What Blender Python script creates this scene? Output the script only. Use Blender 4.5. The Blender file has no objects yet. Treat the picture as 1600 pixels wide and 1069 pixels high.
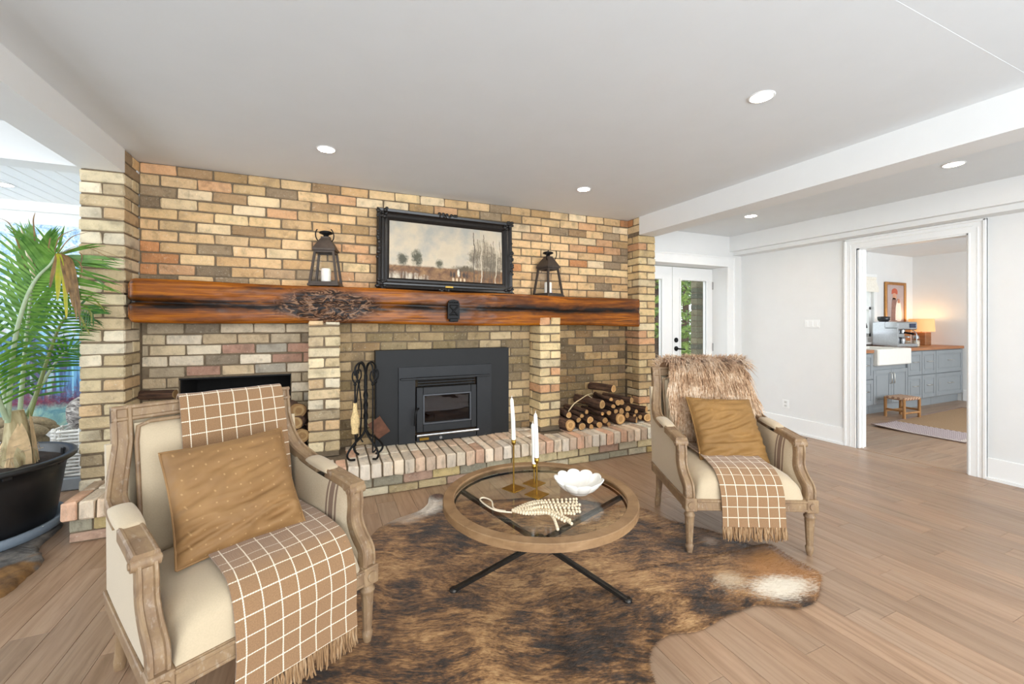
import bpy, math, random
from mathutils import Vector, Matrix, noise
random.seed(7)
R = math.radians
SC = bpy.context.scene
COL = SC.collection

# ------------------------------------------------------------------ camera, world, light, exposure
YAW, FOC, HZ, EYE = R(23.765), 655.8, 503.6, 1.25
CA, SA = math.cos(YAW), math.sin(YAW)
cam_d = bpy.data.cameras.new('camera'); cam = bpy.data.objects.new('camera', cam_d); COL.objects.link(cam)
cam_d.sensor_width = 36; cam_d.lens = FOC / 1600 * 36; cam_d.shift_y = -(534.5 - HZ) / 1600
cam_d.clip_start = .02; cam_d.clip_end = 200
cam.location = (0, 0, EYE); cam.rotation_euler = (R(90), 0, -YAW)
SC.camera = cam
vs = SC.view_settings
vs.view_transform = 'Standard'; vs.look = 'None'; vs.gamma = 1; vs.use_curve_mapping = False
vs.exposure = 0.0
SC.cycles.diffuse_bounces = 6; SC.cycles.glossy_bounces = 4; SC.cycles.transparent_max_bounces = 12
w = bpy.data.worlds.new('sky'); SC.world = w; w.use_nodes = True
bg = w.node_tree.nodes['Background']; bg.inputs[0].default_value = (.86, .93, 1, 1); bg.inputs[1].default_value = 2.4

def area(name, loc, rot, sx, sy, power, col=(1, 1, 1)):
    l = bpy.data.lights.new(name, 'AREA'); l.shape = 'RECTANGLE'; l.size = sx; l.size_y = sy; l.energy = power; l.color = col
    o = bpy.data.objects.new(name, l); COL.objects.link(o); o.location = loc; o.rotation_euler = rot
    return o
area('window_daylight', (0.9, -1.95, 1.35), (R(104), 0, 0), 4.6, 1.8, 205, (.88, .945, 1))         # big windows behind the camera
area('side_window_daylight', (-3.9, 2.2, 1.4), (R(90), 0, R(-90)), 3.4, 1.8, 48, (.86, .94, 1))   # window of the room on the left
area('kitchen_fill_light', (7.1, -.6, 1.5), (R(90), 0, 0), 3.0, 1.6, 95, (.90, .96, 1))      # added fill for the kitchen, set in the opening of its unseen wall

def at(px, py, X=None, Y=None, Z=None):
    "photo pixel -> world point on the plane X=, Y= or Z="
    u = (px - 800) / FOC; a, b = SA + u * CA, CA - u * SA
    d = FOC * (EYE - Z) / (py - HZ) if Z is not None else (Y / b if Y is not None else X / a)
    return Vector((d * a, d * b, EYE - (py - HZ) / FOC * d))

# ------------------------------------------------------------------ mesh helpers
def lin(h, k=1.0):
    h = h.lstrip('#'); out = []
    for i in (0, 2, 4):
        c = int(h[i:i + 2], 16) / 255
        out.append((c / 12.92 if c <= .04045 else ((c + .055) / 1.055) ** 2.4) * k)
    return tuple(out) + (1,)

class MB:
    def __init__(s): s.v = []; s.f = []; s.uv = {}; s.sm = []
    def add(s, vs, fs, smooth=False, uvs=None):
        o = len(s.v); s.v += [tuple(p) for p in vs]
        for f in fs:
            s.f.append(tuple(i + o for i in f)); s.sm.append(smooth)
        if uvs:
            for i, q in enumerate(uvs): s.uv[o + i] = q
        return s
    def box(s, x0, x1, y0, y1, z0, z1, ch=0.0):
        if ch <= 0:
            vs = [(x, y, z) for z in (z0, z1) for y in (y0, y1) for x in (x0, x1)]
            return s.add(vs, [(0, 2, 3, 1), (4, 5, 7, 6), (0, 1, 5, 4), (2, 6, 7, 3), (0, 4, 6, 2), (1, 3, 7, 5)])
        ch = min(ch, (x1 - x0) * .45, (y1 - y0) * .45, (z1 - z0) * .45)
        vs, ix = [], {}
        B = ((x0, x1), (y0, y1), (z0, z1))
        for cx in (0, 1):
            for cy in (0, 1):
                for cz in (0, 1):
                    cc = (cx, cy, cz)
                    for a in range(3):
                        p = []
                        for b in range(3):
                            q = B[b][cc[b]]
                            if b != a: q += ch * (1 if cc[b] == 0 else -1)
                            p.append(q)
                        ix[cc, a] = len(vs); vs.append(tuple(p))
        fs = []
        def face(ids):
            a, b, c = (Vector(vs[i]) for i in ids[:3]); n = (b - a).cross(c - a)
            m = sum((Vector(vs[i]) for i in ids), Vector()) / len(ids) - Vector(((x0 + x1) / 2, (y0 + y1) / 2, (z0 + z1) / 2))
            fs.append(tuple(ids) if n.dot(m) > 0 else tuple(reversed(ids)))
        for a in range(3):
            b, c = [k for k in range(3) if k != a]
            for sgn in (0, 1):
                q = []
                for (i, j) in ((0, 0), (1, 0), (1, 1), (0, 1)):
                    cc = [0, 0, 0]; cc[a] = sgn; cc[b] = i; cc[c] = j; q.append(ix[tuple(cc), a])
                face(q)
            for (i, j) in ((0, 0), (0, 1), (1, 0), (1, 1)):     # edges parallel to axis a
                c0, c1 = [0, 0, 0], [0, 0, 0]
                c0[b] = c1[b] = i; c0[c] = c1[c] = j; c1[a] = 1
                c0, c1 = tuple(c0), tuple(c1)
                face([ix[c0, b], ix[c1, b], ix[c1, c], ix[c0, c]])
        for cx in (0, 1):
            for cy in (0, 1):
                for cz in (0, 1): face([ix[(cx, cy, cz), a] for a in range(3)])
        return s.add(vs, fs)
    def tube(s, path, r, seg=8, caps=True, smooth=True, flat=1.0):
        path = [Vector(p) for p in path]; n = len(path)
        rs = r if isinstance(r, (list, tuple)) else [r] * n
        vs, fs, prev = [], [], None
        for i, p in enumerate(path):
            t = (path[min(i + 1, n - 1)] - path[max(i - 1, 0)])
            t = t.normalized() if t.length > 1e-9 else Vector((0, 0, 1))
            if prev is None:
                a = Vector((0, 0, 1)) if abs(t.z) < .9 else Vector((1, 0, 0)); nrm = t.cross(a).normalized()
            else: nrm = (prev - t * prev.dot(t)).normalized()
            prev = nrm; b = t.cross(nrm)
            for k in range(seg):
                an = 2 * math.pi * k / seg
                vs.append(p + (nrm * math.cos(an) + b * math.sin(an) * flat) * rs[i])
        for i in range(n - 1):
            for k in range(seg):
                k2 = (k + 1) % seg
                fs.append((i * seg + k, i * seg + k2, (i + 1) * seg + k2, (i + 1) * seg + k))
        s.add(vs, fs, smooth)
        if caps:
            s.add(vs[:seg], [tuple(reversed(range(seg)))]); s.add(vs[-seg:], [tuple(range(seg))])
        return s
    def lathe(s, prof, seg=20, c=(0, 0, 0), smooth=True, mod=None):
        vs, fs = [], []
        for i, (r, z) in enumerate(prof):
            for k in range(seg):
                an = 2 * math.pi * k / seg; rr = r * (mod(i, an) if mod else 1)
                vs.append((c[0] + rr * math.cos(an), c[1] + rr * math.sin(an), c[2] + z))
        for i in range(len(prof) - 1):
            for k in range(seg):
                k2 = (k + 1) % seg
                fs.append((i * seg + k, i * seg + k2, (i + 1) * seg + k2, (i + 1) * seg + k))
        s.add(vs, fs, smooth)
        n = len(prof)
        if prof[0][0] > 1e-4: s.add(vs[:seg], [tuple(reversed(range(seg)))])
        if prof[-1][0] > 1e-4: s.add(vs[-seg:], [tuple(range(seg))])
        return s
    def grid(s, fn, nu, nv, cu=False, cv=False, smooth=True, uv=None, flip=False):
        vs, fs, uvs = [], [], []
        for i in range(nu):
            for j in range(nv):
                a = i / (nu if cu else nu - 1); b = j / (nv if cv else nv - 1)
                vs.append(tuple(fn(a, b)))
                if uv: uvs.append(uv(a, b))
        for i in range(nu if cu else nu - 1):
            for j in range(nv if cv else nv - 1):
                q = (i * nv + j, ((i + 1) % nu) * nv + j, ((i + 1) % nu) * nv + (j + 1) % nv, i * nv + (j + 1) % nv)
                fs.append(tuple(reversed(q)) if flip else q)
        return s.add(vs, fs, smooth, uvs or None)
    def sweep(s, path, sec, smooth=False):
        "path of (pos, side, normal) frames, sec = list of (side offset, normal offset), closed; capped"
        n = len(sec); vs = []; fs = []
        for p, sd, nr in path:
            for a, b in sec: vs.append(p + sd * a + nr * b)
        for i in range(len(path) - 1):
            for k in range(n):
                k2 = (k + 1) % n
                fs.append((i * n + k, i * n + k2, (i + 1) * n + k2, (i + 1) * n + k))
        fs.append(tuple(reversed(range(n)))); fs.append(tuple(range((len(path) - 1) * n, len(path) * n)))
        return s.add(vs, fs, smooth)
    def sphere(s, c, r, seg=10, rings=6, sc=(1, 1, 1)):
        def fn(a, b):
            th = math.pi * b; ph = 2 * math.pi * a
            return (c[0] + r * sc[0] * math.sin(th) * math.cos(ph), c[1] + r * sc[1] * math.sin(th) * math.sin(ph), c[2] + r * sc[2] * math.cos(th))
        return s.grid(fn, seg, rings + 1, cu=True, flip=True)
    def mesh(s, name):
        me = bpy.data.meshes.new(name); me.from_pydata(s.v, [], s.f)
        me.polygons.foreach_set('use_smooth', s.sm)
        if s.uv:
            l = me.uv_layers.new(name='UVMap')
            for lp in me.loops: l.data[lp.index].uv = s.uv.get(lp.vertex_index, (0, 0))
        me.update(); return me
    def build(s, name, mat, parent=None, **k): return link(name, s.mesh(name), mat, parent, **k)

def link(name, me, mat, parent=None, loc=None, rot=None, color=None):
    o = bpy.data.objects.new(name, me); COL.objects.link(o)
    if mat is not None and not len(me.materials): me.materials.append(mat)
    if parent is not None: o.parent = parent
    if loc is not None: o.location = loc
    if rot is not None: o.rotation_euler = rot
    if color is not None: o.color = color
    return o
def tag(o, label=None, cat=None, group=None, kind=None):
    for k, x in (('label', label), ('category', cat), ('group', group), ('kind', kind)):
        if x: o[k] = x
    return o
def empty(name, loc=(0, 0, 0), rz=0):
    o = bpy.data.objects.new(name, None); COL.objects.link(o); o.location = loc; o.rotation_euler = (0, 0, rz); o.empty_display_size = .05
    return o
def copy_tree(o, parent=None):
    c = o.copy(); COL.objects.link(c)
    if parent is not None: c.parent = parent
    for ch in list(o.children): copy_tree(ch, c)
    return c
def struct(o): o['kind'] = 'structure'; return o
def spl(pts, n):
    "Catmull-Rom through pts, n samples"
    P = [Vector(p) for p in pts]; out = []; m = len(P) - 1
    for k in range(n):
        t = k / (n - 1) * m; i = min(int(t), m - 1); t -= i
        a, b, c, d = P[max(i - 1, 0)], P[i], P[i + 1], P[min(i + 2, m)]
        out.append(.5 * ((2 * b) + (c - a) * t + (2 * a - 5 * b + 4 * c - d) * t * t + (3 * b - a - 3 * c + d) * t ** 3))
    return out

# ------------------------------------------------------------------ materials
class NT:
    def __init__(s, name):
        s.m = bpy.data.materials.new(name); s.m.use_nodes = True; s.t = s.m.node_tree; s.b = s.t.nodes['Principled BSDF']
    def n(s, typ, **k):
        nd = s.t.nodes.new(typ)
        for a, x in k.items(): setattr(nd, a, x)
        return nd
    def l(s, a, b): s.t.links.new(a, b)
    def set(s, **k):
        for a, x in k.items(): s.b.inputs[a.replace('_', ' ')].default_value = x
    def coord(s, scale=(1, 1, 1), rot=(0, 0, 0), kind='Object', jitter=True):
        tc = s.n('ShaderNodeTexCoord'); mp = s.n('ShaderNodeMapping'); mp.inputs['Scale'].default_value = scale; mp.inputs['Rotation'].default_value = rot
        src = tc.outputs[kind]
        if jitter:
            oi = s.n('ShaderNodeObjectInfo'); ml = s.n('ShaderNodeMath', operation='MULTIPLY'); ml.inputs[1].default_value = 37
            s.l(oi.outputs['Random'], ml.inputs[0]); ad = s.n('ShaderNodeVectorMath', operation='ADD')
            s.l(src, ad.inputs[0]); s.l(ml.outputs[0], ad.inputs[1]); src = ad.outputs[0]
        s.l(src, mp.inputs[0]); return mp.outputs[0]
    def noise(s, vec, scale, detail=4, rough=.55, dist=0.0):
        nd = s.n('ShaderNodeTexNoise'); nd.inputs['Scale'].default_value = scale; nd.inputs['Detail'].default_value = detail
        nd.inputs['Roughness'].default_value = rough; nd.inputs['Distortion'].default_value = dist
        s.l(vec, nd.inputs['Vector']); return nd.outputs['Fac']
    def ramp(s, fac, stops, mode='LINEAR'):
        rp = s.n('ShaderNodeValToRGB'); cr = rp.color_ramp; cr.interpolation = mode
        while len(cr.elements) < len(stops): cr.elements.new(.5)
        for e, (p, c) in zip(cr.elements, stops): e.position = p; e.color = lin(c) if isinstance(c, str) else (c, c, c, 1)
        s.l(fac, rp.inputs[0]); return rp.outputs[0]
    def mix(s, a, b, fac, mode='MIX'):
        mx = s.n('ShaderNodeMix', data_type='RGBA', blend_type=mode)
        for i, x in ((0, fac), (6, a), (7, b)):
            if isinstance(x, str): mx.inputs[i].default_value = lin(x)
            elif isinstance(x, (int, float)): mx.inputs[i].default_value = x if i == 0 else (x, x, x, 1)
            else: s.l(x, mx.inputs[i])
        return mx.outputs[2]
    def math(s, op, a, b=None):
        m = s.n('ShaderNodeMath', operation=op)
        for i, x in enumerate((a, b)):
            if x is None: continue
            if isinstance(x, (int, float)): m.inputs[i].default_value = x
            else: s.l(x, m.inputs[i])
        return m.outputs[0]
    def bump(s, h, strength=.3, dist=.01):
        bp = s.n('ShaderNodeBump'); bp.inputs['Strength'].default_value = strength; bp.inputs['Distance'].default_value = dist
        s.l(h, bp.inputs['Height']); s.l(bp.outputs[0], s.b.inputs['Normal'])
    def color(s, x): s.l(x, s.b.inputs['Base Color'])

def flat(name, col, rough=.5, metal=0.0, nz=.06, scale=30, bump=0.0, **k):
    "plain surface with a little tonal and relief variation"
    t = NT(name); t.set(Roughness=rough, Metallic=metal)
    v = t.noise(t.coord(), scale); c = lin(col)
    a = tuple(min(1, x * (1 - nz)) for x in c[:3]) + (1,); b = tuple(min(1, x * (1 + nz)) for x in c[:3]) + (1,)
    rp = t.n('ShaderNodeValToRGB'); rp.color_ramp.elements[0].position = .3; rp.color_ramp.elements[1].position = .7
    rp.color_ramp.elements[0].color = a; rp.color_ramp.elements[1].color = b
    t.l(v, rp.inputs[0]); t.color(rp.outputs[0])
    if bump: t.bump(v, bump, .003)
    for q, x in k.items(): t.b.inputs[q.replace('_', ' ')].default_value = x
    return t.m
def wood(name, cols, scale=(2, 30, 30), rough=.45, bump=.15, objcol=False, ns=1.2, streak=None, kind='Object', coat=0.0):
    t = NT(name); t.set(Roughness=rough); t.b.inputs['Coat Weight'].default_value = coat
    v = t.coord(scale, kind=kind); n1 = t.noise(v, ns, 6, .6, .6)
    n = len(cols); c = t.ramp(n1, [(.25 + .5 * i / (n - 1), x) for i, x in enumerate(cols)])
    if streak:
        n2 = t.noise(t.coord(tuple(x * 2.2 for x in scale), kind=kind), ns * 1.7, 3, .5)
        c = t.mix(c, streak[0], t.ramp(n2, [(streak[1], 0.0), (streak[1] + .13, streak[2])]))
    if objcol:
        oi = t.n('ShaderNodeObjectInfo'); c = t.mix(c, oi.outputs['Color'], 1.0, 'MULTIPLY')
    t.color(c); t.bump(n1, bump, .004); return t.m

def mk_brick(name):
    t = NT(name); t.set(Roughness=.88); t.b.inputs['Specular IOR Level'].default_value = .2
    oi = t.n('ShaderNodeObjectInfo'); v = t.coord()
    n1 = t.noise(v, 14, 6, .65); n2 = t.noise(v, 60, 4, .7); n3 = t.noise(v, 7, 3)
    c = t.mix(oi.outputs['Color'], t.ramp(n1, [(.25, .50), (.45, .88), (.62, 1.0)]), 1.0, 'MULTIPLY')
    c = t.mix(c, '#5f5446', t.ramp(n3, [(.57, 0.0), (.72, .5)]))
    c = t.mix(c, '#efe4cd', t.ramp(n2, [(.58, 0.0), (.76, .5)]))
    t.color(c); t.bump(t.math('ADD', n1, t.math('MULTIPLY', n2, .6)), .9, .012); return t.m
BRICK = mk_brick('old_buff_brick')
MORTAR = flat('grey_brown_mortar', '#74644f', .95, nz=.18, scale=40, bump=.5)
WALLW = flat('white_wall_paint', '#e3e3e1', .6, nz=.012, scale=6)
CEILW = flat('ceiling_paint', '#dfe2e3', .75, nz=.012, scale=5)
TRIMW = flat('white_gloss_trim', '#eeeeec', .35, nz=.01, scale=8)
BLACKM = flat('black_iron', '#151414', .5, .6, nz=.25, scale=60, bump=.2)
DARKM = flat('charcoal_stove_paint', '#131313', .65, .0, nz=.08, scale=18)
STOVEM = flat('grey_stove_iron', '#202123', .55, .2, nz=.1, scale=25)
STEEL = flat('brushed_steel', '#b9bbbd', .28, 1.0, nz=.08, scale=50)
BRASS = flat('aged_brass', '#a8873f', .32, 1.0, nz=.15, scale=40)
WAX = flat('white_candle_wax', '#efeae0', .45, nz=.03, Subsurface_Weight=.15)
CERAM = flat('white_glazed_ceramic', '#f1ede4', .14, nz=.02, Coat_Weight=.5)
LANT = flat('bronze_lantern_metal', '#4a4039', .5, .5, nz=.15, scale=40)
SOOT = flat('sooty_black', '#0d0c0b', .95, nz=.3)
OAK = wood('whitewashed_oak', ['#735a42', '#84694e', '#927757', '#9f8465'], (26, 11, 11), .6, .12, streak=('#c4b8a6', .58, .25), ns=1.0)
RIMW = wood('light_oak_rim', ['#735538', '#8a6a48', '#9a7a57'], (9, 9, 20), .5, .15)
LINEN = flat('cream_linen', '#bca98c', .9, nz=.04, scale=220, bump=.12, Sheen_Weight=.2)
FLOORM = None

def glass(name, col='#ffffff', rough=0.0, alpha=.12):
    "thin clear pane: mostly see-through with a mirror sheen"
    t = NT(name); tr = t.n('ShaderNodeBsdfTransparent'); gl = t.n('ShaderNodeBsdfGlossy'); gl.inputs['Roughness'].default_value = rough
    tr.inputs[0].default_value = lin(col)
    lw = t.n('ShaderNodeLayerWeight'); fz = t.math('ADD', t.math('MULTIPLY', t.math('POWER', lw.outputs['Facing'], 5), .8), .035)
    mx = t.n('ShaderNodeMixShader'); t.l(fz, mx.inputs[0]); t.l(tr.outputs[0], mx.inputs[1]); t.l(gl.outputs[0], mx.inputs[2])
    t.l(mx.outputs[0], t.t.nodes['Material Output'].inputs['Surface']); return t.m
GLASS = glass('clear_glass'); TGLASS = glass('table_glass', '#fafcfb'); SGLASS = glass('smoked_stove_glass', '#a58b74')
def emit(name, col, k):
    t = NT(name); t.set(Emission_Strength=k); t.b.inputs['Emission Color'].default_value = lin(col); t.b.inputs['Base Color'].default_value = lin(col); return t.m

# ------------------------------------------------------------------ room dimensions
ZC, ZC2 = 2.373, 2.316
XL, XR, XPL, XPR, XW = -1.202, 3.045, -1.425, 3.265, 4.818
Y1, YS, YM, YPF, YQ, YH = 3.729, 3.77, 3.65, 3.505, 3.55, 3.131
ZH = .241

def P(s): return [x for x in s.split()]
PAL_UP = P('d8b98a d0ae80 e0c698 c9a679 b6976c dabb90 d0a57c a88b68 e3cba2 d9b98c c08a5e 948168 d6b588 c3a682 e5cfaa d0b083 a08c70 ddbf92 d3b486 dbbd90')  # room brick by region: own colour with some local light and shade mixed in
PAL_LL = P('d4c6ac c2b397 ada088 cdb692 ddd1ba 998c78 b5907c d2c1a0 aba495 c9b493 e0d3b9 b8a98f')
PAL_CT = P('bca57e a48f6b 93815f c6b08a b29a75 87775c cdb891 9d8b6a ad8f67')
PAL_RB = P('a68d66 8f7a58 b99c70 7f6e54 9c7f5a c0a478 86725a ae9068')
PAL_PL = P('d8caaa cfbf9b e2d7bd bba986 ddcfb0 b3a284 cdb18a dbd0b7 c8b592 e0d1ad')
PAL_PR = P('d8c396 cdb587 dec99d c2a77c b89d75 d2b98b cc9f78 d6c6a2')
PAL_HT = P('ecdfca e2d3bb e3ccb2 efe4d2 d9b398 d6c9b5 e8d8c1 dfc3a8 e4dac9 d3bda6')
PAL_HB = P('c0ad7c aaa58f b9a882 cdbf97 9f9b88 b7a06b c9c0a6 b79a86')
PAL_OUT = P('6f6d58 5f6150 7f7a60 575a4c 76735c')
def pick(pal): 
    k = random.uniform(.92, 1.22); c = lin(random.choice(pal), k); return (min(1, c[0] * 1.04), c[1], c[2] * .97, 1)

BL, BH, BD, JT, CO = .2075, .068, .1, .0105, .0786       # brick length, height, depth, joint, course
_bm = []
def brick_meshes():
    for i in range(12):
        m = MB().box(-BL / 2, BL / 2, -BD / 2, BD / 2, -BH / 2, BH / 2, .0055)
        rr = random.Random(i); m.v = [(x + rr.uniform(-.004, .004), y + rr.uniform(-.003, .003), z + rr.uniform(-.0028, .0028)) for x, y, z in m.v]
        _bm.append(m.mesh('brick')); _bm[-1].materials.append(BRICK)
brick_meshes()
def brick(parent, c, L, D=BD, H=BH, pal=PAL_UP, rz=0.0, rx=0.0, proud=.003):
    o = bpy.data.objects.new('brick', random.choice(_bm)); COL.objects.link(o); o.parent = parent
    o.location = (c[0], c[1] + random.uniform(-proud, proud), c[2] + random.uniform(-.0012, .0012))
    o.rotation_euler = (rx + random.uniform(-.006, .006), random.uniform(-.006, .006), rz + (math.pi if random.random() < .5 else 0))
    o.scale = (L / BL, D / BD, H / BH); o.color = pick(pal); return o
def lay(parent, x0, x1, yf, z0, z1, pal, holes=(), ph=0.0, flush_top=True):
    "running bond: front faces at yf, facing -Y; one brick object each"
    k = 0; z = z1 - CO if flush_top else z0; pitch = BL + JT
    while z > z0 - CO * .6:
        za, zb = max(z + JT / 2, z0), z + CO - JT / 2
        if zb - za > .02:
            zm = (za + zb) / 2; iv = [(x0, x1)]
            for (a, b, c, d) in holes:
                if c - .012 < zm < d + .012:
                    nv = []
                    for (p, q) in iv:
                        if b <= p or a >= q: nv.append((p, q))
                        else:
                            if a > p: nv.append((p, a))
                            if b < q: nv.append((b, q))
                    iv = nv
            off = x0 + ph + (pitch / 2 if k % 2 else 0) + random.uniform(-.012, .012) - 2 * pitch
            for (p, q) in iv:
                x = off
                while x < q:
                    a, b = max(x + JT / 2, p + JT / 2), min(x + pitch - JT / 2, q - JT / 2)
                    if b - a > .028: brick(parent, ((a + b) / 2, yf + .05 * .6, zm), b - a, .06, zb - za, pal)
                    x += pitch
        z -= CO; k += 1
def pillar(name, x0, x1, y0, y1, z0, z1, pal, ph=0):
    "brick pier laid in pairs, alternating direction; mortar core with bricks standing proud"
    g = .007
    o = struct(MB().box(x0 + g, x1 - g, y0 + g, y1 - g, z0, z1).build(name, MORTAR))
    k = ph; z = z1 - CO; W_, D_ = x1 - x0, y1 - y0
    while z > z0 - CO * .5:
        za, zb = max(z + JT / 2, z0), z + CO - JT / 2; zm = (za + zb) / 2
        if k % 2 == 0:
            for j in (0, 1):
                if j and D_ < .15: continue
                dd = (D_ - JT) / 2 if D_ >= .15 else D_
                yc = y0 + dd / 2 if j == 0 else y1 - dd / 2
                brick(o, ((x0 + x1) / 2, yc, zm), W_, dd, zb - za, pal)
        else:
            hw = (W_ - JT) / 2
            for j in (0, 1):
                brick(o, (x0 + hw / 2 if j == 0 else x1 - hw / 2, (y0 + y1) / 2, zm), D_, hw, zb - za, pal, rz=R(90))
        z -= CO; k += 1
    return o

# ------------------------------------------------------------------ brick fireplace wall
wb = struct(MB().box(XL, XR, Y1 + .008, Y1 + .3, 1.40, ZC).build('wall_back', MORTAR))
lay(wb, XL, XR, Y1, 1.42, ZC, PAL_UP, ph=.0)
lb = MB()
lb.box(XL, -.985, YS + .008, YS + .3, ZH - .24, 1.40).box(-.266, -.12, YS + .008, YS + .3, 0, 1.40).box(-.985, -.266, YS + .008, YS + .3, .837, 1.40)
lb.box(XL - .1, XL + .001, Y1 + .015, YS + .3, 0, 1.40)
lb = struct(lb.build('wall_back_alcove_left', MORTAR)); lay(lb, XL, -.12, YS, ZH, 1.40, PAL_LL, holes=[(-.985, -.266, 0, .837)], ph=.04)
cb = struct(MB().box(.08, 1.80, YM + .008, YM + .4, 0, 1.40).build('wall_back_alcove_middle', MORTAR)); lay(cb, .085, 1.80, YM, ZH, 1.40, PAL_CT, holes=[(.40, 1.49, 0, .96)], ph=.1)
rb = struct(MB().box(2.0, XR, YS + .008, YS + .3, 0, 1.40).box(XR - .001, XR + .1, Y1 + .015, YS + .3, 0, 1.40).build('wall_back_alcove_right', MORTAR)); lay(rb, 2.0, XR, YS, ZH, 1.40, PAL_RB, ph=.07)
pillar('pillar_left', XPL, XL, YPF, Y1 + .02, 0, 2.221, PAL_PL)
pillar('pillar_left_upper', XL - .1, XL, YPF + .002, Y1 + .02, 2.222, ZC, PAL_UP)
pillar('pillar_right', XR, XPR, YQ, Y1 + .06, 0, 2.182, PAL_PR)
pillar('pillar_right_upper', XR, XR + .03, YQ, Y1 + .02, 2.183, ZC, PAL_UP)
pillar('pillar_mantel_left', -.127, .089, 3.44, 3.77, ZH, 1.30, PAL_PL, 1)
pillar('pillar_mantel_right', 1.796, 2.008, 3.43, 3.77, ZH, 1.30, PAL_PR, 1)
# firebox behind the left opening
fb = MB().box(-1.0, -.25, 4.2, 4.22, 0, .9).box(-1.02, -.978, YS + .03, 4.22, 0, .9).box(-.273, -.23, YS + .03, 4.22, 0, .9).box(-1.0, -.25, YS + .03, 4.22, .832, .9)
struct(fb.build('wall_firebox', SOOT))
struct(MB().box(-.987, -.264, YS + .002, YS + .02, .829, .839).build('trim_firebox_lintel', BLACKM))
# hearth
hx0, hx1 = -1.36, 3.26
hm = MB().box(hx0 + .03, hx1, YH + .045, YS + .02, 0, .137).box(hx0 + .012, hx1, YH + .012, YS + .02, .137, ZH - .008)
hearth = tag(hm.build('raised_hearth', MORTAR), 'long raised brick hearth running along the foot of the fireplace wall', 'hearth')
n = round((hx1 - hx0) / CO)
pt = (hx1 - hx0) / n
for i in range(n):
    xc = hx0 + (i + .5) * pt
    y_end = YPF if xc < XL else (YQ if xc > XR else YS)
    brick(hearth, (xc, YH + .104, ZH - .052), .208, pt - JT, .104, PAL_HT, rz=R(90), proud=.005)
    if y_end - YH - .218 > .05 and not (-.135 < xc < .095) and not (1.79 < xc < 2.01):
        yb0, yb1 = YH + .219, min(y_end, YM if .09 < xc < 1.8 else y_end) - .004
        while yb1 - yb0 > .04:
            ye = min(yb0 + .2, yb1)
            if yb1 - ye < .05: ye = yb1
            brick(hearth, (xc, (yb0 + ye) / 2, ZH - .052), ye - yb0, pt - JT, .104, PAL_HT, rz=R(90)); yb0 = ye + JT
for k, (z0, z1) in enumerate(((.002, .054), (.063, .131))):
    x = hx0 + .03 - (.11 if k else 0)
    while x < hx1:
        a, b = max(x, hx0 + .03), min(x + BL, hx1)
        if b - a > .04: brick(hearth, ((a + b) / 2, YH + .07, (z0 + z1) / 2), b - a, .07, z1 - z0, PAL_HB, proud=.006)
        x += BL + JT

# ------------------------------------------------------------------ floor: planks along Y in the lounge, along X in the kitchen
def mk_floor():
    t = NT('oak_floor_plank'); t.set(Roughness=.34); t.b.inputs['Specular IOR Level'].default_value = .55
    oi = t.n('ShaderNodeObjectInfo')
    v = t.coord((16, 1.1, 16)); n1 = t.noise(v, 1.6, 6, .6, 1.2)
    n2 = t.noise(t.coord((60, 1.6, 60)), 1.5, 3, .5)
    c = t.ramp(n1, [(.28, '#82664d'), (.45, '#987a61'), (.62, '#a5886e'), (.8, '#8f7259')])
    c = t.mix(c, '#735a45', t.ramp(n2, [(.6, 0.0), (.75, .4)]))
    c = t.mix(c, oi.outputs['Color'], 1.0, 'MULTIPLY'); t.color(c)
    t.bump(n2, .08, .002); return t.m
FLOORM = mk_floor()
FL_UND = flat('floor_gap_dark', '#4a3627', .9)
floor = struct(MB().box(-3.6, XW + .06, -1.9, 5.4, -.06, -.012).build('floor', FL_UND))
PWD = .1213
_pm = {}
def plank(parent, xc, yc, L, W, rz=0.0):
    key = round(L, 1)
    if key not in _pm:
        _pm[key] = MB().box(-W / 2 + .0006, W / 2 - .0006, -key / 2 + .0006, key / 2 - .0006, -.012, 0, .0009).mesh('plank'); _pm[key].materials.append(FLOORM)
    o = bpy.data.objects.new('plank', _pm[key]); COL.objects.link(o); o.parent = parent; o.location = (xc, yc, 0); o.rotation_euler = (0, 0, rz)
    g = random.uniform(.86, 1.08); wv = random.uniform(-.035, .035); o.color = (g * (1 + wv), g, g * (1 - wv), 1)
    return o
def vis(x, y, m=.25):
    d = x * SA + y * CA
    return d > .9 and abs((x * CA - y * SA) / d) < 1.22 + m
rr = random.Random(3)
x = -2.6
stuff = MB()
while x < XW:
    W = min(PWD, XW + .05 - x); y = -.3 - rr.uniform(0, 1.2)
    if W < PWD: W = PWD
    ymax = 5.0 if x < XPL - .1 else (3.2 if x < XPR else 3.95)
    while y < ymax:
        L = round(rr.choice([.5, .7, .9, 1.1, 1.3, 1.5]), 1); yc = y + L / 2
        if any(vis(x + W / 2, yc + q * L / 2) for q in (-1, 0, 1)): plank(floor, x + W / 2, yc, L, W)
        y += L
    x += PWD
kfloor = struct(MB().box(XW + .06, 9.4, -.8, 4.0, -.06, -.012).build('floor_kitchen', FL_UND))
y = 1.2
while y < 3.5:
    x = XW + .055 - (0 if int(y * 10) % 2 else 0)
    first = True
    while x < 9.25:
        L = rr.choice([.7, .9, 1.1, 1.3]) if not first else rr.choice([.5, .9, 1.3]); first = False
        plank(kfloor, x + L / 2, y + PWD / 2, L, PWD, R(90)); x += L
    y += PWD

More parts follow.
